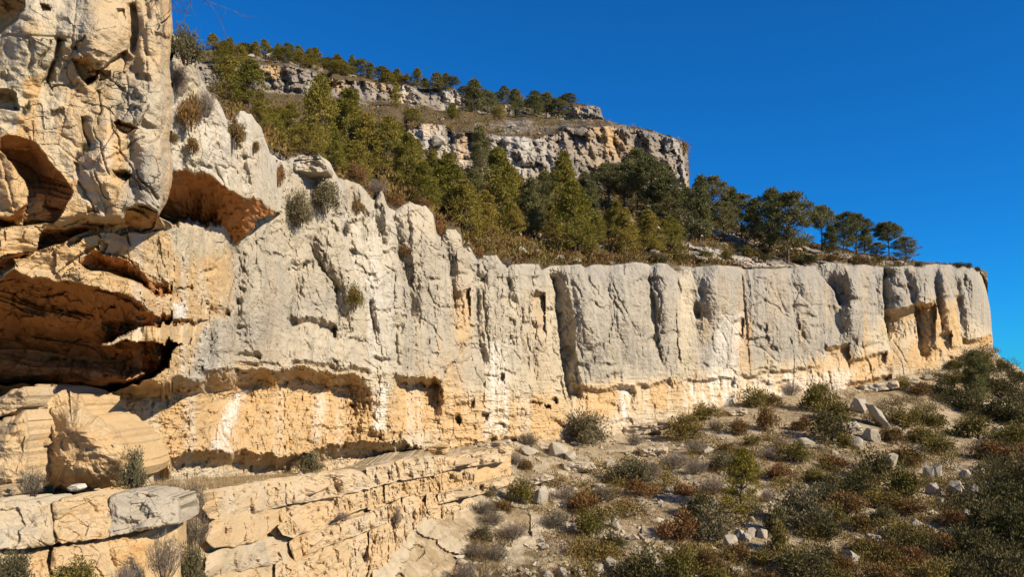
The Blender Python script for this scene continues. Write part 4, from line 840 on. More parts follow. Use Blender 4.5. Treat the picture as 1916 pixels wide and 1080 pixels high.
# --- pines: rows of (x, base row, height px, width px or None, prototype)
def pine_row(rows, text, group):
    rows = sorted(rows)
    for i, (x, y, h, w_, v) in enumerate(rows):
        pine(x, y, h, v, f'{text}, {ordn(i, len(rows))}', group, wpx=w_)
pine_row([(432, 186, 78, 70, 2), (466, 200, 84, 66, 0), (505, 268, 62, 56, 2), (540, 262, 64, 50, 1), (598, 284, 136, 88, 0), (648, 296, 122, 80, 1), (690, 318, 100, 66, 2), (724, 336, 112, 66, 0), (762, 356, 100, 62, 1), (795, 392, 84, 56, 2)],
         'bushy olive pine on the slope above the pale left wall', 'pines above the left wall')
pine_row([(842, 406, 112, 76, 0), (872, 446, 100, 78, 2), (900, 340, 100, 52, 6), (934, 428, 146, 80, 1), (995, 442, 102, 56, 6), (1056, 424, 130, 74, 0), (1076, 474, 126, 84, 0), (905, 448, 86, 50, 2), (960, 446, 66, 44, 1)],
         'olive pine on the terrace left of the big crevice trees', 'pines on the terrace')
pine_row([(1140, 392, 84, 62, 4), (1168, 396, 92, 60, 4), (1194, 392, 104, 70, 3), (1222, 410, 104, 70, 3), (1250, 420, 84, 60, 3), (1282, 424, 70, 52, 6), (1148, 446, 66, 44, 1)],
         'dark pine in the clump under the upper grey cliff', 'pines in the dark clump')
pine_row([(1172, 474, 80, 54, 1), (1214, 474, 76, 58, 0), (1256, 476, 66, 60, 2)], 'low olive pine at the terrace edge before the clump', 'low pines on the terrace edge')
pine_row([(1310, 452, 116, 58, 6), (1334, 414, 78, 50, 3), (1354, 452, 72, 50, 3), (1388, 444, 78, 52, 3), (1412, 452, 76, 48, 6), (1440, 470, 112, 74, 6), (1474, 492, 122, 84, 3), (1366, 424, 70, 46, 6)],
         'dark pine on the right half of the terrace', 'pines on the right terrace')
pine_row([(1538, 470, 80, 40, 7), (1552, 476, 52, 36, 6), (1578, 476, 74, 46, 3), (1602, 472, 66, 48, 3), (1618, 474, 44, 34, 6)], 'small dark pine in the group near the cliff tip', 'pines near the cliff tip')
pine_row([(1664, 484, 64, 46, 7), (1694, 491, 46, 40, 3), (1640, 482, 26, 30, 3)], 'lone dark pine against the sky closest to the cliff tip', 'last pines on the cliff tip')
sky_rows = []
rs = np.random.default_rng(3)
for x in np.concatenate([np.arange(404, 560, 15), np.arange(560, 840, 17), np.arange(846, 1070, 20)]):
    x = float(x + rs.uniform(-5, 5)); y = float(np.interp(x, hx, sky_fin)) + rs.uniform(1, 7)
    sky_rows.append((x, y, float(rs.uniform(16, 34)), float(rs.uniform(18, 32)), int(rs.integers(0, 4)) if x < 800 else int(rs.integers(2, 7))))
pine_row(sky_rows, 'small pine on the far skyline ridge', 'pines along the skyline')
pine_row([(884, 212, 62, 46, 6), (912, 216, 44, 34, 3), (965, 218, 48, 30, 6), (1000, 220, 40, 32, 3), (1022, 220, 44, 34, 3), (1046, 224, 36, 34, 3), (740, 200, 44, 26, 1), (846, 224, 30, 26, 2), (770, 232, 26, 24, 5), (935, 226, 26, 22, 5)],
         'pine on the upper slope by the grey rock bands', 'pines between the rock bands')
pine_row([(418, 128, 42, 40, 2), (450, 126, 40, 40, 0), (530, 118, 26, 36, 5), (580, 128, 26, 34, 2), (640, 142, 26, 36, 5), (722, 154, 22, 28, 2)],
         'pine just below the skyline above the upper rock band', 'pines above the upper rock band')
pine(1386, 964, 118, 0, 'young yellow-green pine standing alone on the stony slope', 'lone slope pine', depth=slopeY, wpx=74)
pine(1826, 760, 98, 6, 'thin grey-green pine below the tip of the cliff', 'cliff tip pine', depth=slopeY, wpx=62)

pine_row([(484, 240, 46, 44, 0), (525, 244, 40, 40, 2), (664, 262, 60, 48, 0), (740, 290, 58, 44, 2), (576, 306, 70, 56, 5), (622, 318, 74, 56, 2), (668, 338, 70, 54, 0), (778, 330, 66, 46, 2), (812, 356, 72, 50, 1), (826, 400, 66, 46, 0), (640, 222, 30, 30, 2)],
         'smaller pine filling the wood above the left wall', 'small pines above the left wall')
pine_row([(965, 396, 70, 46, 2), (1016, 402, 78, 48, 6), (1034, 446, 62, 48, 0), (1104, 420, 76, 50, 6), (1116, 464, 62, 46, 2), (1020, 372, 52, 36, 1), (1092, 376, 52, 36, 6), (885, 396, 76, 48, 6)],
         'smaller pine between the tall terrace trees', 'small pines on the terrace')
# --- shrubs on the cliff and its rim
def on_wall(x, y): return wallY(x, y)
WS = [(350, 112, 84, 66, 'olive', 'pale grey-green bush crowning the rocks beside the near pillar', 1), (352, 238, 62, 78, 'brown', 'rusty shrub between the near pillar and the rounded prow rock', .5), (385, 215, 46, 52, 'grey', 'bare twiggy shrub draped over the upper prow rock', .4),
      (338, 175, 36, 60, 'grey', 'leafless shrub growing against the edge of the near pillar', .4), (360, 285, 36, 38, 'brown', 'small brown shrub in the white face above the big roof', .3), (440, 272, 44, 70, 'brown', 'rust-brown shrub filling the cleft between two prow rocks', .6),
      (478, 284, 26, 26, 'brown', 'little brown tuft on the outer edge of the prow', .4), (522, 345, 30, 48, 'brown', 'brown shrub behind the right corner of the prow', .6), (606, 392, 76, 66, 'olive', 'large grey-green bush on the rim right of the prow', .8),
      (560, 418, 70, 66, 'olive', 'grey-green bush hanging below the prow corner', .9), (662, 574, 50, 54, 'green', 'round green shrub clinging to the middle of the pale wall', .6), (668, 398, 30, 34, 'brown', 'small brown shrub in the notch under the rim', .4),
      (708, 424, 26, 26, 'grey', 'dead shrub in the groove below the rim', .3), (648, 440, 22, 28, 'grey', 'thin dead shrub in a crack of the left wall', .3), (592, 478, 26, 60, 'grey', 'dry grass-like shrub in the long crack of the left wall', .3),
      (760, 476, 34, 26, 'brown', 'brown tuft at the top of the wall gully', .3), (768, 530, 24, 44, 'grey', 'dead shrub halfway down the wall gully', .3), (772, 588, 44, 50, 'grey', 'spreading dead shrub at the foot of the wall gully', .4),
      (668, 340, 56, 44, 'brown', 'dark brown shrub on the rim behind the white steps', -.8), (706, 364, 50, 30, 'grey', 'grey shrub on the rim between two wall pillars', -.4), (740, 384, 52, 34, 'brown', 'brown-grey shrub on the rim above the tall pillar', -.6), (790, 386, 44, 24, 'brown', 'low brown shrub on top of the tall pale pillar', -.5),
      (822, 438, 26, 34, 'brown', 'brown shrub in the step right of the tall pillar', .2), (896, 484, 24, 26, 'brown', 'brown shrub in the notch where the rim drops to the terrace', -.2), (948, 500, 26, 20, 'grey', 'grey shrub in the rim notch left of the crevice', 0),
      (325, 268, 24, 30, 'brown', 'small brown shrub touching the near pillar edge', .3), (160, 283, 14, 20, 'dark', 'tiny dark plant in the crack of the near pillar', .15), (54, 208, 12, 28, 'dark', 'tiny dark plant beside the orange stain', .12),
      (1718, 500, 22, 12, 'dark', 'low dark shrub on the rim above the tip buttresses', -.4), (1790, 500, 40, 12, 'dark', 'creeping dark shrub on the rim just before the tip', -.4), (1812, 504, 20, 14, 'dark', 'second dark rim shrub next to the tip', -.4), (1828, 508, 16, 12, 'dark', 'last dark shrub at the very tip of the cliff', -.2)]
for x, y, w_, h_, k, lab, out in WS:
    shrub(x, y, w_, h_, k, lab, 'shrubs growing on the cliff', depth=on_wall, sink=out)
def on_ledge(x, y): return float(ledgeD(x, y))
for x, y, w_, h_, k, lab, out in [(362, 965, 60, 66, 'grey', 'uppermost grey twiggy shrub in the gap between the ledge blocks', .5), (366, 1030, 76, 80, 'grey', 'middle grey twiggy shrub in the gap between the ledge blocks', .8), (352, 1094, 84, 80, 'olive', 'lowest grey-green shrub in the gap between the ledge blocks', .9), (60, 930, 62, 58, 'grey', 'violet-grey dry shrub at the foot of the round boulder', -.3), (252, 918, 60, 86, 'olive', 'grey-green shrub right of the round boulder', -1.2),
                                  (22, 1092, 90, 66, 'olive', 'grey-green shrub in the bottom left corner', .9), (134, 1096, 120, 62, 'green', 'green bush below the pale ledge blocks at the bottom', .9), (232, 1098, 56, 40, 'grey', 'low dry shrub at the foot of the orange ledge block', .8), (306, 1085, 80, 92, 'grey', 'grey dry shrub beside the orange ledge block', .7), (318, 930, 50, 26, 'grey', 'dry grass clump on the ledge behind the grey block', -.8),
                                  (742, 985, 24, 44, 'grey', 'small dry shrub in the joint of the ledge columns', .4), (640, 975, 40, 18, 'grey', 'dry tuft on the lower step of the ledge', .6)]:
    shrub(x, y, w_, h_, k, lab, 'shrubs on the lower ledge', depth=on_ledge, sink=out)
for x, y, w_, h_, k, lab in [(580, 886, 66, 46, 'olive', 'olive shrub in the shade on the bench under the yellow wall'), (1098, 832, 104, 70, 'olive', 'big round grey-green bush at the foot of the crevice'), (990, 836, 44, 30, 'grey', 'dry shrub left of the round bush at the crevice foot'),
                             (1188, 836, 40, 28, 'grey', 'small dry shrub on the slabs right of the round bush'), (1660, 712, 30, 44, 'grey', 'grey shrub against the orange foot of the far wall')]:
    shrub(x, y, w_, h_, k, lab, 'shrubs at the cliff foot', depth=(lambda a, b: slopeY(a, b)) if x > 900 else (lambda a, b: wallY(a, 855) - 2.0))

# --- shrubs on the slope, grouped by the landmarks around them
def shrub_zone(rows, text, group, depth=slopeY):
    NAMES = {'green': 'green', 'dark': 'dark green', 'brown': 'rust-brown', 'olive': 'grey-green', 'grey': 'grey dry'}
    for k in set(r[4] for r in rows):
        sel = sorted(r for r in rows if r[4] == k)
        for i, (x, y, w_, h_, kk) in enumerate(sel):
            if depth is slopeY and kk != 'grey': w_, h_ = w_ * 1.16, h_ * 1.14
            shrub(x, y, w_, h_, kk, f'{NAMES[kk]} shrub {text}, {ordn(i, len(sel))}', group, depth=depth)
shrub_zone([(1285, 824, 78, 54, 'green'), (1318, 786, 56, 34, 'green'), (1410, 762, 66, 40, 'green'), (1446, 760, 36, 26, 'brown'), (1384, 814, 44, 38, 'brown'), (1436, 806, 52, 50, 'brown'), (1480, 740, 50, 26, 'grey'), (1338, 806, 40, 22, 'grey'), (1540, 738, 40, 24, 'green')],
           'along the foot of the long wall', 'shrubs along the cliff foot')
shrub_zone([(1528, 772, 80, 56, 'green'), (1566, 790, 84, 56, 'green'), (1548, 826, 100, 56, 'dark'), (1580, 838, 46, 32, 'green'), (1500, 806, 40, 30, 'brown'), (1690, 800, 70, 40, 'green'), (1720, 830, 80, 40, 'green'), (1670, 830, 60, 36, 'brown'), (1720, 790, 50, 30, 'dark')],
           'around the leaning grey boulders', 'shrubs around the leaning boulders')
shrub_zone([(1488, 868, 72, 44, 'green'), (1560, 880, 60, 34, 'brown'), (1636, 900, 90, 62, 'dark'), (1600, 926, 80, 44, 'dark'), (1694, 932, 80, 72, 'green'), (1648, 950, 70, 40, 'green'), (1580, 960, 100, 44, 'brown'), (1540, 940, 70, 36, 'olive'), (1700, 962, 80, 36, 'brown'), (1760, 850, 70, 40, 'green'), (1700, 870, 80, 40, 'brown')],
           'left of the white split rocks', 'shrubs left of the split rocks')
shrub_zone([(1310, 972, 80, 56, 'dark'), (1330, 1010, 90, 60, 'olive'), (1450, 1000, 56, 64, 'dark'), (1500, 986, 110, 76, 'olive'), (1540, 1010, 80, 56, 'dark'), (1460, 1040, 50, 70, 'green'), (1436, 940, 34, 26, 'grey'), (1270, 1010, 90, 60, 'brown'), (1420, 1060, 60, 40, 'green')],
           'around the young lone pine', 'shrubs around the lone pine')
shrub_zone([(975, 944, 60, 50, 'green'), (1090, 960, 80, 50, 'brown'), (1128, 940, 60, 34, 'grey'), (1180, 905, 100, 44, 'olive'), (1110, 1004, 76, 56, 'green'), (1150, 1026, 60, 34, 'dark'), (1210, 900, 70, 40, 'grey'), (1060, 940, 60, 34, 'grey'), (1040, 990, 70, 36, 'grey'), (1260, 880, 70, 36, 'grey'), (1300, 890, 60, 34, 'grey'), (1200, 930, 70, 36, 'brown'), (920, 985, 60, 32, 'grey'), (960, 1010, 70, 34, 'grey'), (1280, 930, 60, 30, 'brown'), (1330, 925, 70, 36, 'grey')],
           'on the pale left part of the slope', 'shrubs on the pale slope')
shrub_zone([(962, 872, 44, 26, 'grey'), (930, 898, 50, 30, 'grey'), (912, 930, 44, 24, 'olive'), (908, 965, 50, 32, 'grey'), (905, 1012, 44, 30, 'olive'), (890, 1044, 50, 30, 'grey'), (940, 960, 50, 30, 'brown'), (870, 1086, 60, 36, 'grey'), (930, 1050, 56, 32, 'grey'), (985, 880, 40, 24, 'brown')],
           'where the lower ledge runs out into the slope', 'shrubs at the ledge end')
shrub_zone([(1200, 1092, 110, 66, 'dark'), (1270, 1092, 80, 70, 'green'), (1330, 1074, 70, 48, 'brown'), (1340, 1100, 70, 40, 'green'), (1500, 1094, 140, 66, 'dark'), (1560, 1104, 70, 40, 'green'), (1440, 1104, 60, 40, 'brown'), (1650, 1096, 100, 44, 'brown'), (1700, 1060, 80, 40, 'brown'), (1620, 1040, 70, 34, 'green'), (1740, 1104, 90, 60, 'green')],
           'at the bottom edge of the slope', 'shrubs at the bottom edge')
shrub_zone([(1350, 880, 60, 34, 'olive'), (1400, 900, 40, 26, 'brown'), (1460, 900, 60, 36, 'brown'), (1520, 905, 56, 34, 'green'), (1440, 860, 50, 26, 'grey'), (1360, 850, 44, 24, 'brown'), (1300, 850, 50, 28, 'grey'), (1410, 835, 44, 26, 'green'), (1460, 840, 40, 22, 'grey'), (1560, 920, 60, 40, 'dark')],
           'on the open middle of the slope', 'shrubs on the open slope')
shrub_zone([(1560, 985, 70, 44, 'green'), (1610, 990, 60, 36, 'brown'), (1650, 985, 70, 40, 'dark'), (1690, 1010, 76, 44, 'green'), (1580, 1075, 70, 40, 'brown'), (1660, 1050, 70, 40, 'brown'), (1720, 1030, 60, 36, 'green'), (1540, 1060, 70, 44, 'dark'), (1380, 1045, 60, 34, 'brown'), (1480, 1070, 70, 44, 'green')],
           'between the wedge rock and the low long rock', 'shrubs on the lower slope')
shrub_zone([(1850, 1010, 110, 80, 'dark'), (1900, 1040, 110, 90, 'dark'), (1830, 1060, 110, 70, 'dark'), (1880, 1100, 130, 80, 'dark'), (1800, 1104, 100, 60, 'dark'), (1870, 960, 110, 70, 'dark'), (1920, 930, 110, 80, 'dark'), (1760, 1030, 70, 40, 'brown'), (1780, 985, 60, 34, 'brown'), (1850, 860, 80, 40, 'brown'), (1900, 870, 70, 40, 'brown'), (1940, 1000, 90, 70, 'dark')],
           'in the dark thicket of the lower right corner', 'shrubs in the dark corner')
shrub_zone([(1770, 748, 70, 40, 'dark'), (1810, 770, 80, 44, 'dark'), (1860, 790, 80, 50, 'dark'), (1900, 800, 80, 56, 'dark'), (1880, 750, 70, 44, 'dark'), (1840, 730, 60, 36, 'dark'), (1900, 720, 60, 30, 'dark'), (1720, 740, 60, 28, 'brown'), (1780, 720, 50, 26, 'green'), (1820, 820, 90, 46, 'green'), (1896, 840, 90, 50, 'green'), (1750, 800, 60, 36, 'green'), (1690, 730, 40, 22, 'green'), (1850, 700, 44, 26, 'dark'), (1836, 688, 40, 34, 'green'), (1872, 694, 44, 24, 'dark'), (1896, 712, 50, 26, 'dark'), (1820, 704, 44, 26, 'green'), (1930, 760, 70, 44, 'dark'), (1785, 690, 40, 22, 'green')],
           'on the bend below the cliff tip', 'shrubs below the cliff tip')
shrub_zone([(1270, 490, 50, 24, 'green'), (1230, 492, 60, 22, 'dark'), (1320, 486, 50, 26, 'green'), (1360, 484, 44, 24, 'green'), (1400, 482, 50, 28, 'green'), (1430, 492, 44, 22, 'dark'), (1510, 494, 60, 24, 'dark'), (1556, 492, 50, 20, 'brown'), (1610, 492, 60, 16, 'brown'), (1120, 488, 50, 18, 'brown'), (990, 484, 50, 18, 'brown'), (930, 470, 44, 22, 'brown'), (880, 456, 36, 24, 'brown'), (1300, 440, 40, 26, 'dark'), (1500, 466, 40, 22, 'green'), (1640, 490, 44, 14, 'green')],
           'on the terrace above the long wall', 'shrubs on the terrace', depth=hillY)

# ------------------------------------------------------------------ boulders
def boulder_proto(seed, n=14, sub=3, flat=0.8):
    r = np.random.default_rng(seed)
    import bmesh
    bm_ = bmesh.new()
    pts = r.normal(size=(n, 3)); pts /= np.linalg.norm(pts, axis=1, keepdims=True); pts *= r.uniform(0.8, 1.15, (n, 1))
    for p_ in pts: bm_.verts.new(p_)
    h_ = bmesh.ops.convex_hull(bm_, input=list(bm_.verts))
    bmesh.ops.bevel(bm_, geom=list(bm_.edges), offset=0.07, segments=1, affect='EDGES', clamp_overlap=True)
    bmesh.ops.triangulate(bm_, faces=list(bm_.faces))
    bmesh.ops.subdivide_edges(bm_, edges=[e for e in bm_.edges if e.calc_length() > 0.28], cuts=2, use_grid_fill=True)
    bmesh.ops.triangulate(bm_, faces=list(bm_.faces)); bm_.verts.index_update()
    v = A([tuple(p_.co) for p_ in bm_.verts])
    v += 0.05 * np.stack([fbm(v[:, 0] * 2 + seed, v[:, 1] * 2, v[:, 2] * 2 + 5 * k, seed + k, 4) for k in range(3)], 1)
    v[:, 2] *= flat
    Fq = A([[w_.index for w_ in f.verts] for f in bm_.faces]); bm_.free()
    T = np.tile(A([0.12, 0.35, 0.2, 1.0]), (len(v), 1)); T[:, 1] += 0.4 * fbm(v[:, 0], v[:, 1], v[:, 2], seed, 2); T[:, 0] += 0.2 * vnoise(v[:, 0] * 1.3, v[:, 1] * 1.3, v[:, 2], seed)
    v /= np.abs(v).max(0)
    return mk_mesh('boulder', v, [Fq], [M_BOULDER], attrs={'tint': np.clip(T, 0, 1)})
BOULD = [boulder_proto(400 + 7 * i, n=16 + i) for i in range(7)]
def boulder(x, y, w_, h_, label, group, depth=slopeY, tilt=0, mesh=None, name='boulder', cat='boulder'):
    Y = depth(x, y + h_ * 0.4); s = F / Y
    o = obj(name, mesh or BOULD[random.randrange(len(BOULD))], label=label, category=cat, group=group)
    o.location = at(x, y + 0.14 * h_, Y); o.rotation_euler = (random.uniform(-.15, .15), math.radians(tilt), random.uniform(0, 6.28) if abs(tilt) < 1 else 0)
    o.scale = (w_ / 2 / s, 0.5 * (w_ + h_) / 2 / s, h_ / 2 / s)
    return o
for x, y, w_, h_, tl_, lab in [(1608, 758, 36, 36, 0, 'grey blocky boulder leaning with a slab below the far wall'), (1640, 772, 22, 62, -38, 'long slanting slab leaning on the grey blocky boulder'), (1597, 800, 40, 30, 0, 'pale squarish boulder beneath the leaning slab'), (1631, 813, 32, 30, 20, 'dark-sided boulder right of the pale squarish one'),
                               (1597, 827, 38, 28, 0, 'rounded boulder under the pale squarish one'), (1664, 858, 26, 34, 25, 'pointed pale boulder with a shaded hollow on the mid slope'), (1872, 804, 24, 22, 0, 'pale boulder in the dark scrub near the right edge'), (1895, 794, 16, 14, 0, 'small pale rock right above the boulder near the right edge'),
                               (1738, 882, 18, 36, -12, 'left half of the white split rock'), (1754, 880, 18, 36, 14, 'right half of the white split rock'), (1806, 888, 24, 28, 0, 'pale rock at the head of the white rock cluster'), (1836, 884, 20, 24, 0, 'upright rock at the upper right of the white cluster'), (1848, 908, 28, 24, 0, 'rightmost rock of the white cluster'),
                               (1790, 916, 46, 46, 0, 'largest squarish rock in the white cluster'), (1816, 922, 16, 48, 12, 'thin upright slab right of the largest cluster rock'), (1746, 915, 26, 32, 0, 'grey rock left of the largest cluster rock'), (1757, 938, 20, 20, 0, 'small rock below the grey one of the cluster'), (1806, 962, 38, 24, 0, 'broken rock below the white cluster'),
                               (1714, 977, 24, 15, 0, 'small pale rock on the lower right slope'), (1748, 994, 18, 13, 0, 'small pale stone right of the small lower rock'), (1776, 1003, 16, 11, 0, 'little stone before the dark corner thicket'), (1640, 1008, 44, 20, 15, 'low long rock on the lower middle slope'), (1590, 1044, 42, 34, 25, 'wedge-shaped rock near the bottom middle'),
                               (1364, 1012, 28, 34, 0, 'first and largest rock in the row under the lone pine'), (1383, 1000, 20, 28, 0, 'second rock in the row under the lone pine'), (1396, 1006, 18, 24, 0, 'third rock in the row under the lone pine'), (1408, 997, 20, 26, 0, 'fourth rock in the row under the lone pine'), (1425, 998, 24, 28, 0, 'last rock in the row under the lone pine'),
                               (1406, 972, 16, 14, 0, 'small white stone at the trunk of the lone pine'), (1253, 916, 38, 17, 0, 'flat white rock left of the lone pine'), (1152, 979, 18, 32, -10, 'bright upright rock among the left scrub'), (1322, 843, 38, 20, 8, 'flat pale rock on the upper slope'), (1344, 856, 16, 12, 0, 'small stone beside the flat upper rock'),
                               (1508, 828, 36, 24, 15, 'pale rock left of the big green shrubs'), (1536, 836, 14, 12, 0, 'small white stone under the big green shrubs'), (1014, 924, 30, 46, 0, 'rounded pale boulder at the end of the ledge'), (1040, 838, 48, 34, 0, 'broad pale boulder below the crevice bush'), (988, 843, 42, 22, 0, 'flat pale boulder left of the broad one'),
                               (1066, 853, 26, 22, 0, 'tan boulder right of the broad one'), (1140, 868, 28, 18, 0, 'small pale block on the upper ledges of the slope'), (1186, 858, 18, 14, 0, 'round stone on the pale slope below the slabs'), (1375, 1068, 36, 24, 15, 'tan rock at the bottom below the lone pine'), (1020, 1024, 20, 13, 0, 'small tan stone at the lower left of the slope'),
                               (1122, 911, 30, 18, 0, 'pale stone in the left scrub of the slope'), (1213, 1032, 30, 22, 0, 'pale rock near the bottom left scrub'), (1243, 1028, 14, 18, 0, 'small upright stone right of the bottom left rock'), (1515, 752, 20, 18, 0, 'white stone in the green shrubs at the wall foot'), (1250, 773, 36, 26, 0, 'orange fallen block at the foot of the wall'),
                               (1279, 773, 20, 18, 0, 'small round orange block right of the fallen one'), (1222, 776, 20, 16, 0, 'small angular orange block left of the fallen one'), (1206, 786, 26, 12, 0, 'flat orange block left among the fallen ones'), (1768, 700, 30, 14, 0, 'pale layered rock under the cliff tip'), (1796, 694, 24, 12, 0, 'second layered rock under the cliff tip'),
                               (1735, 706, 30, 12, 0, 'leftmost layered rock under the cliff tip'), (1166, 1062, 24, 34, 0, 'tall pale block in the bottom row left of the dark shrubs'), (1142, 1052, 24, 26, 0, 'square pale block in the bottom row'), (1116, 1066, 28, 30, 0, 'broad pale block in the bottom row'), (1084, 1068, 32, 28, 0, 'low pale block in the bottom row'), (1052, 1070, 30, 24, 0, 'flat tan block in the bottom row'),
                               (1022, 1074, 28, 20, 0, 'leftmost tan block in the bottom row'), (1558, 848, 22, 14, 0, 'small flat stone under the rounded boulder'), (1418, 880, 20, 12, 0, 'small pale stone above the lone pine'), (1546, 904, 24, 18, 10, 'pale stone between the middle shrubs'), (1600, 873, 18, 12, 0, 'little stone in the middle shrubs'), (1700, 912, 16, 14, 0, 'little pale stone left of the split rock')]:
    boulder(x, y, w_, h_, lab, 'boulders on the slope', tilt=tl_)
for x, y, w_, h_, lab in [(1045, 482, 34, 13, 'flat pale boulder on the terrace edge left of the crevice pines'), (1078, 487, 30, 13, 'second flat pale boulder on the terrace edge'), (1262, 462, 34, 14, 'pale rock under the dark pine clump'), (1300, 440, 40, 12, 'long pale rock on the terrace slope'), (1172, 412, 30, 20, 'dark rock between the clump pines'),
                          (700, 276, 18, 10, 'small pale rock on the slope behind the left wall'), (820, 262, 30, 26, 'grey crag rock standing on top of the second band'), (1090, 244, 28, 16, 'grey rock on the rim of the upper grey cliff'), (508, 102 + 3, 26, 16, 'grey crag on the ridge above the first band'), (470, 104, 24, 12, 'small grey crag left on the ridge')]:
    boulder(x, y, w_, h_, lab, 'rocks on the upper slopes', depth=hillY)
# big outlined boulders by the near cave and long slabs
def outlined(poly, Y, thick, tint, label, name='boulder', group='boulders by the cave', **kw):
    o = obj(name, rock_mesh(poly, Y, thick, tint, **kw), label=label, category='boulder', group=group); return o
outlined([(50, 762), (54, 735), (66, 721), (107, 721), (130, 733), (156, 742), (162, 766), (192, 786), (226, 808), (250, 845), (256, 880), (240, 902), (212, 912), (160, 918), (112, 922), (54, 905), (50, 850), (57, 812)], 19.9, 2.6, (0.66, 0.02, 0), 'huge rounded tan boulder below the cave on the left', rings=40, nseg=150, p=2.6, bulge=1.7, rough=1.5, bedk=0.3)
outlined([(-60, 785), (0, 786), (30, 778), (46, 768), (54, 800), (55, 840), (50, 905), (0, 912), (-60, 914)], 18.6, 2.4, (0.6, 0.02, 0.1), 'tan boulder cut by the left edge beside the huge one', rings=26, nseg=90, p=3.2, bulge=0.8, rough=1.3, bedk=0.3)
outlined([(-60, 752), (0, 744), (20, 730), (48, 724), (54, 738), (44, 762), (20, 776), (-60, 792)], 19.0, 1.6, (0.5, 0.25, 0), 'slanting slab resting on the left-edge boulder', rings=18, nseg=70, bulge=0.5)
outlined([(-60, 918), (0, 914), (32, 910), (33, 926), (0, 934), (-60, 938)], 17.6, 1.2, (0.55, 0.05, 0), 'flat slab under the left-edge boulder', bulge=0.25)
outlined([(61, 826), (72, 819), (92, 820), (101, 827), (92, 834), (74, 836)], 19.9, 0.5, (0.5, 0.1, 0), 'lens-shaped stone wedged in front of the huge boulder', bulge=0.3)
outlined([(124, 914), (132, 908), (146, 908), (150, 915), (142, 920), (130, 920)], 18.6, 0.4, (0.1, 0.1, 0.8), 'small white stone under the huge boulder', bulge=0.2)
def slope_slab(poly, label, tint=(0.3, 0.2, 0.2)):
    c = A(poly).mean(0); Y = slopeY(c[0], A(poly)[:, 1].max())
    outlined(poly, Y, 2.0, tint, label, name='rock_slab', group='slabs on the slope', nseg=48, rings=9)
slope_slab([(1166, 800), (1220, 792), (1268, 784), (1272, 794), (1240, 806), (1190, 816), (1168, 818)], 'long bright slab below the orange fallen blocks', (0.35, 0.1, 0.2))
slope_slab([(1050, 868), (1110, 866), (1118, 880), (1060, 888)], 'long pale slab step left on the slope'); slope_slab([(1196, 842), (1250, 836), (1250, 850), (1200, 856)], 'bright slab step in the upper slope'); slope_slab([(1360, 770), (1396, 764), (1400, 776), (1366, 780)], 'small pale slab between the wall foot shrubs')
slope_slab([(1612, 722), (1680, 712), (1684, 726), (1640, 734), (1614, 732)], 'layered pale slab at the orange wall foot'); slope_slab([(965, 905), (1020, 890), (1040, 896), (980, 915)], 'tilted pale slab at the end of the lower ledge')
slope_slab([(800, 838), (838, 835), (838, 850), (802, 856)], 'small orange block stack at the wall foot', (0.7, 0, 0)); slope_slab([(880, 836), (955, 824), (958, 832), (884, 846)], 'thin pale slab on the bench under the wall')
# flat cap rock on the rim right of the prow
for poly, lab in (([(556, 292), (598, 289), (602, 296), (560, 299)], 'flat dark-edged cap rock on the rim right of the prow'), ([(540, 302), (600, 298), (616, 312), (612, 322), (548, 320)], 'pale layered rim rock under the flat cap')):
    outlined(poly, 42.0, 1.6, (0.1, 0.4, 0.2), lab, name='cap_rock', group='rim rocks', nseg=60, rings=14, p=5, rough=1.6, bulge=0.25)

# ------------------------------------------------------------------ bare tree on top of the near pillar (its twigs reach into the sky)
r8 = np.random.default_rng(77)
root = obj('bare_tree', None, label='bare dark twigs of a tree above the near pillar', category='tree')
Yt = 18.6; base = at(296, -34, Yt); root.location = base
def L(x, y, dy=0.0): p = at(x, y, Yt + dy) - base; return (p.x, p.y, p.z)
obj('trunk', mk_mesh('bare_trunk', *(lambda vf: (vf[0], [vf[1]]))(tube([L(290, 0, .5), L(300, -30), L(316, -60), L(336, -70)], [.07, .06, .05, .04], 6)), [M_BARK], smooth=True), root)
tw = []
def twig(p, d, ln, rad, dep):
    p = A(p, float); d = A(d, float); pts = [p]; q_ = p
    for k in range(4):
        d = d + r8.normal(0, 0.22, 3); d /= np.linalg.norm(d); q_ = q_ + d * ln / 4; pts.append(q_)
        if dep > 0 and k > 0: twig(q_, d + r8.normal(0, 0.6, 3), ln * 0.55, rad * 0.6, dep - 1)
    tw.append(tube(pts, [rad, rad * .85, rad * .7, rad * .5, rad * .3], 3))
for (x, y, ex, ey, ln) in ((318, -60, 352, 0, .9), (325, -62, 398, 16, 1.15), (330, -64, 418, 45, 1.4), (318, -50, 340, 18, .8), (312, -40, 330, 20, .6), (306, -30, 322, 12, .5), (330, -60, 380, 10, .95), (322, -60, 366, 8, .9)):
    p, e = A(L(x, y)), A(L(ex, ey)); twig(p, e - p, ln, 0.012, 2)
p, e = A(L(302, 42, .1)), A(L(318, 28, -.2)); tw.append(tube([p, (p + e) / 2 + A([0, 0, -.02]), e], [.022, .018, .008], 5))
tv, tf = join(tw)
obj('twigs', mk_mesh('twigs', tv, [tf], [M_BARK]), root)

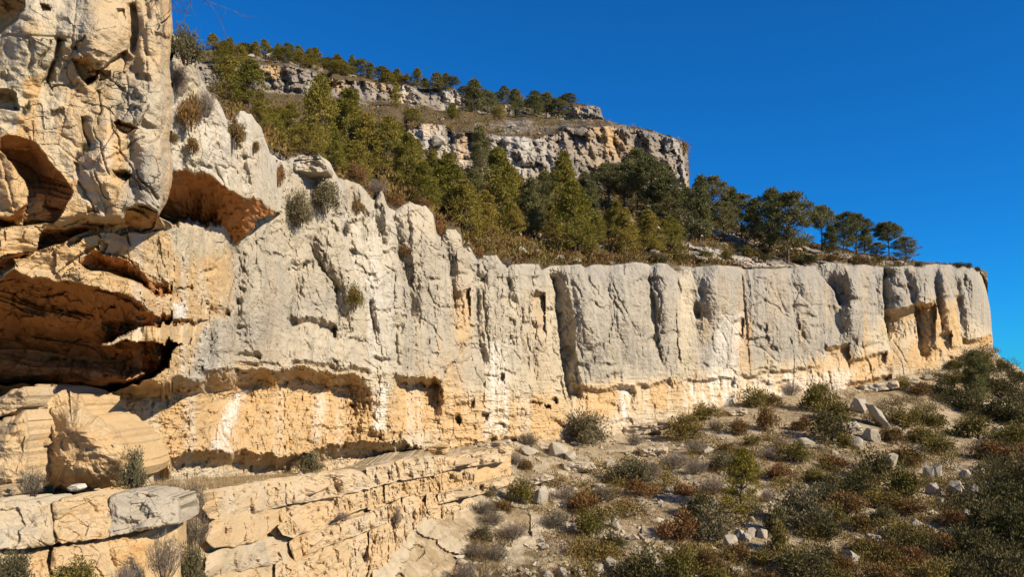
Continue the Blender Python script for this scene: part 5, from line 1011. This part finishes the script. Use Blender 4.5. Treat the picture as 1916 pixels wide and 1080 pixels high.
# ------------------------------------------------------------------ ground cover nobody could count
def scatter(name, pts, depths, mat, label, wmin, wmax, hr, blades, ll, lw, seed, up=0.6):
    r = np.random.default_rng(seed); C = []; Dr = []; S_ = []
    for (x, y), Y in zip(pts, depths):
        s = r.uniform(wmin, wmax); b = A(at(x, y, Y)); n = max(4, int(blades * s * s / (wmax * wmax) + 4))
        q_ = r.normal(size=(n, 3)); q_ /= np.linalg.norm(q_, axis=1, keepdims=True); q_[:, 2] = np.abs(q_[:, 2]); q_ *= r.random((n, 1)) ** 0.4
        C.append(b + q_ * A([s / 2, s / 2, s * hr])); Dr.append(q_ + A([0, 0, up]) + r.normal(0, .35, (n, 3)))
    V, Fq = leaves(np.concatenate(C), np.concatenate(Dr), ll, lw, r)
    return obj(name, mk_mesh(name, V, [Fq], [mat]), kind='stuff', label=label, category=name.replace('_', ' '))
def pick(n, xr, yr, test, seed):
    r = np.random.default_rng(seed); x = r.uniform(*xr, n); y = yr[0] + (yr[1] - yr[0]) * r.random(n); k = test(x, y); return np.c_[x[k], y[k]]
def on_slope(x, y): return (y > np.interp(x, tx, stop) + 4) & ~((x < 910) & (y < 1000 + (x < 860) * 90))
dens = lambda x, y, s, f: fbm(x * f, y * f * 1.7, 0 * x, s, 3)
p = pick(1900, (860, 1990), (650, 1108), lambda x, y: on_slope(x, y) & (dens(x, y, 131, .026) > 0.12 + 0.1 * (x < 1250)), 1)
scatter('low_scrub', p, slope_depth(p[:, 0], p[:, 1]), M_BROWN, 'low rust-brown scrub covering the stony slope', .6, 1.9, .42, 190, .15, .05, 2)
p = pick(750, (1080, 1990), (650, 1108), lambda x, y: on_slope(x, y) & (dens(x, y, 141, .022) > 0.15 - 0.30 * (x > 1480) - 0.4 * (x > 1760)), 3)
scatter('low_green_scrub', p, slope_depth(p[:, 0], p[:, 1]), M_GREEN, 'low green scrub covering the right part of the slope', .9, 2.6, .45, 420, .15, .075, 4)
p = pick(1500, (1640, 1995), (655, 1108), lambda x, y: on_slope(x, y) & (dens(x, y, 145, .03) > 0.42 - 0.95 * sstep(1720, 1880, x) + 0.5 * ((y > 800) & (y < 1000) & (x < 1840))), 23)
scatter('dark_thicket', p, slope_depth(p[:, 0], p[:, 1]), M_DARK, 'dark green thicket covering the right bend and corner of the slope', 1.2, 3.4, .5, 420, .18, .09, 24)
p = pick(10000, (850, 1760), (700, 1108), lambda x, y: on_slope(x, y) & (dens(x, y, 151, .03) > -0.15), 5)
scatter('dry_grass', p, slope_depth(p[:, 0], p[:, 1]), M_GRASS, 'pale dry grass tufts on the stony slope', .3, .9, .4, 30, .26, .022, 6, up=1.4)
def on_hill(x, y):
    i = np.clip((x - 318) / 3.0, 0, len(hx) - 1); s = np.interp(x, hx, sky_fin); b = np.interp(x, hx, c0y) - 12; _, bd = hill_depth(i, np.clip(y, s, b + 12)); return (y > s + 2) & (y < b) & (bd < 0.5)
p = pick(13000, (330, 1840), (95, 500), lambda x, y: on_hill(x, y) & (dens(x, y, 161, .04) > -0.35), 7)
scatter('hill_scrub', p, hill_depth((p[:, 0] - 318) / 3, p[:, 1])[0], M_BROWN, 'brown low scrub covering the hillside', .8, 2.1, .4, 26, .36, .13, 8)
p = pick(13000, (330, 1840), (95, 500), lambda x, y: on_hill(x, y) & (dens(x, y, 171, .03) > -0.45), 9)
scatter('hill_green_scrub', p, hill_depth((p[:, 0] - 318) / 3, p[:, 1])[0], M_GREEN, 'olive green low scrub covering the hillside', .9, 2.4, .5, 30, .38, .14, 10)
p = pick(1500, (280, 830), (846, 925), lambda x, y: (y > np.interp(x, lx, ltop) + 3) & (y < np.interp(x, LIPX, LIPY) - 1), 11)
fi = np.clip((p[:, 1] - np.interp(p[:, 0], lx, ltop)) / np.maximum(np.interp(p[:, 0], LIPX, LIPY) + 4 - np.interp(p[:, 0], lx, ltop), 1), 0, 1)
wd_ = np.interp(p[:, 0], [-90, 0, 200, 330, 400, 450, 600, 750, 900, 1000], [23.5, 25, 28, 32, 35, 38.5, 47, 55.5, 66, 74])
scatter('bench_grass', p, 1 / ((1 - fi) / wd_ + fi / (ledgeD(p[:, 0], p[:, 1]) + .5)), M_GRASS, 'dry grass on the bench between wall and ledge', .2, .55, .5, 40, .24, .012, 12, up=1.4)
# loose stones
def stones(name, pts, depths, smin, smax, label, seed):
    r = np.random.default_rng(seed); n = len(pts)
    o8 = A([[1, 0, 0], [-1, 0, 0], [0, 1, 0], [0, -1, 0], [0, 0, 1], [0, 0, -1], [.7, .7, .5], [-.7, .6, .45], [.5, -.75, .5], [-.6, -.7, .4]], float)
    f8 = A([[0, 6, 4], [6, 2, 4], [2, 7, 4], [7, 1, 4], [1, 9, 4], [9, 3, 4], [3, 8, 4], [8, 0, 4], [0, 2, 6], [2, 1, 7], [1, 3, 9], [3, 0, 8], [0, 5, 2], [2, 5, 1], [1, 5, 3], [3, 5, 0]])
    s = smin * (smax / smin) ** (r.random(n) ** 1.8)
    c = A([tuple(at(x, y, Y)) for (x, y), Y in zip(pts, depths)])
    V = o8[None] * (s[:, None, None] * r.uniform(.55, 1.2, (n, 10, 1)) * A([1, 1, .7])) ; a = r.uniform(0, 6.28, n); ca, sa = np.cos(a)[:, None], np.sin(a)[:, None]
    V = np.stack([V[..., 0] * ca - V[..., 1] * sa, V[..., 0] * sa + V[..., 1] * ca, V[..., 2]], -1) + c[:, None]
    Fq = (f8[None] + 10 * np.arange(n)[:, None, None]).reshape(-1, 3)
    T = np.repeat(np.c_[r.uniform(0, .4, n), r.uniform(0, .5, n), r.uniform(0, .6, n), np.ones(n)], 10, 0)
    return obj(name, mk_mesh(name, V.reshape(-1, 3), [Fq], [M_BOULDER], attrs={'tint': T}), kind='stuff', label=label, category='stones')
p = pick(9000, (860, 1900), (650, 1108), lambda x, y: on_slope(x, y) & (dens(x, y, 181, .025) > -0.05 - 0.35 * (x < 1300)), 13)
stones('loose_stones', p, slope_depth(p[:, 0], p[:, 1]), .05, .42, 'loose pale stones strewn over the slope', 14)
p = pick(1800, (400, 1700), (110, 498), on_hill, 15)
stones('hill_stones', p, hill_depth((p[:, 0] - 318) / 3, p[:, 1])[0], .15, .9, 'loose grey stones strewn over the hillside', 16)
p = pick(300, (280, 960), (838, 925), lambda x, y: (y > np.interp(x, lx, ltop) + 3) & (y < np.interp(x, LIPX, LIPY) - 1), 17)
fi = np.clip((p[:, 1] - np.interp(p[:, 0], lx, ltop)) / np.maximum(np.interp(p[:, 0], LIPX, LIPY) + 4 - np.interp(p[:, 0], lx, ltop), 1), 0, 1)
wd_ = np.interp(p[:, 0], [-90, 0, 200, 330, 400, 450, 600, 750, 900, 1000], [23.5, 25, 28, 32, 35, 38.5, 47, 55.5, 66, 74])
stones('bench_stones', p, 1 / ((1 - fi) / wd_ + fi / (ledgeD(p[:, 0], p[:, 1]) + .5)), .04, .25, 'loose stones on the bench between wall and ledge', 18)
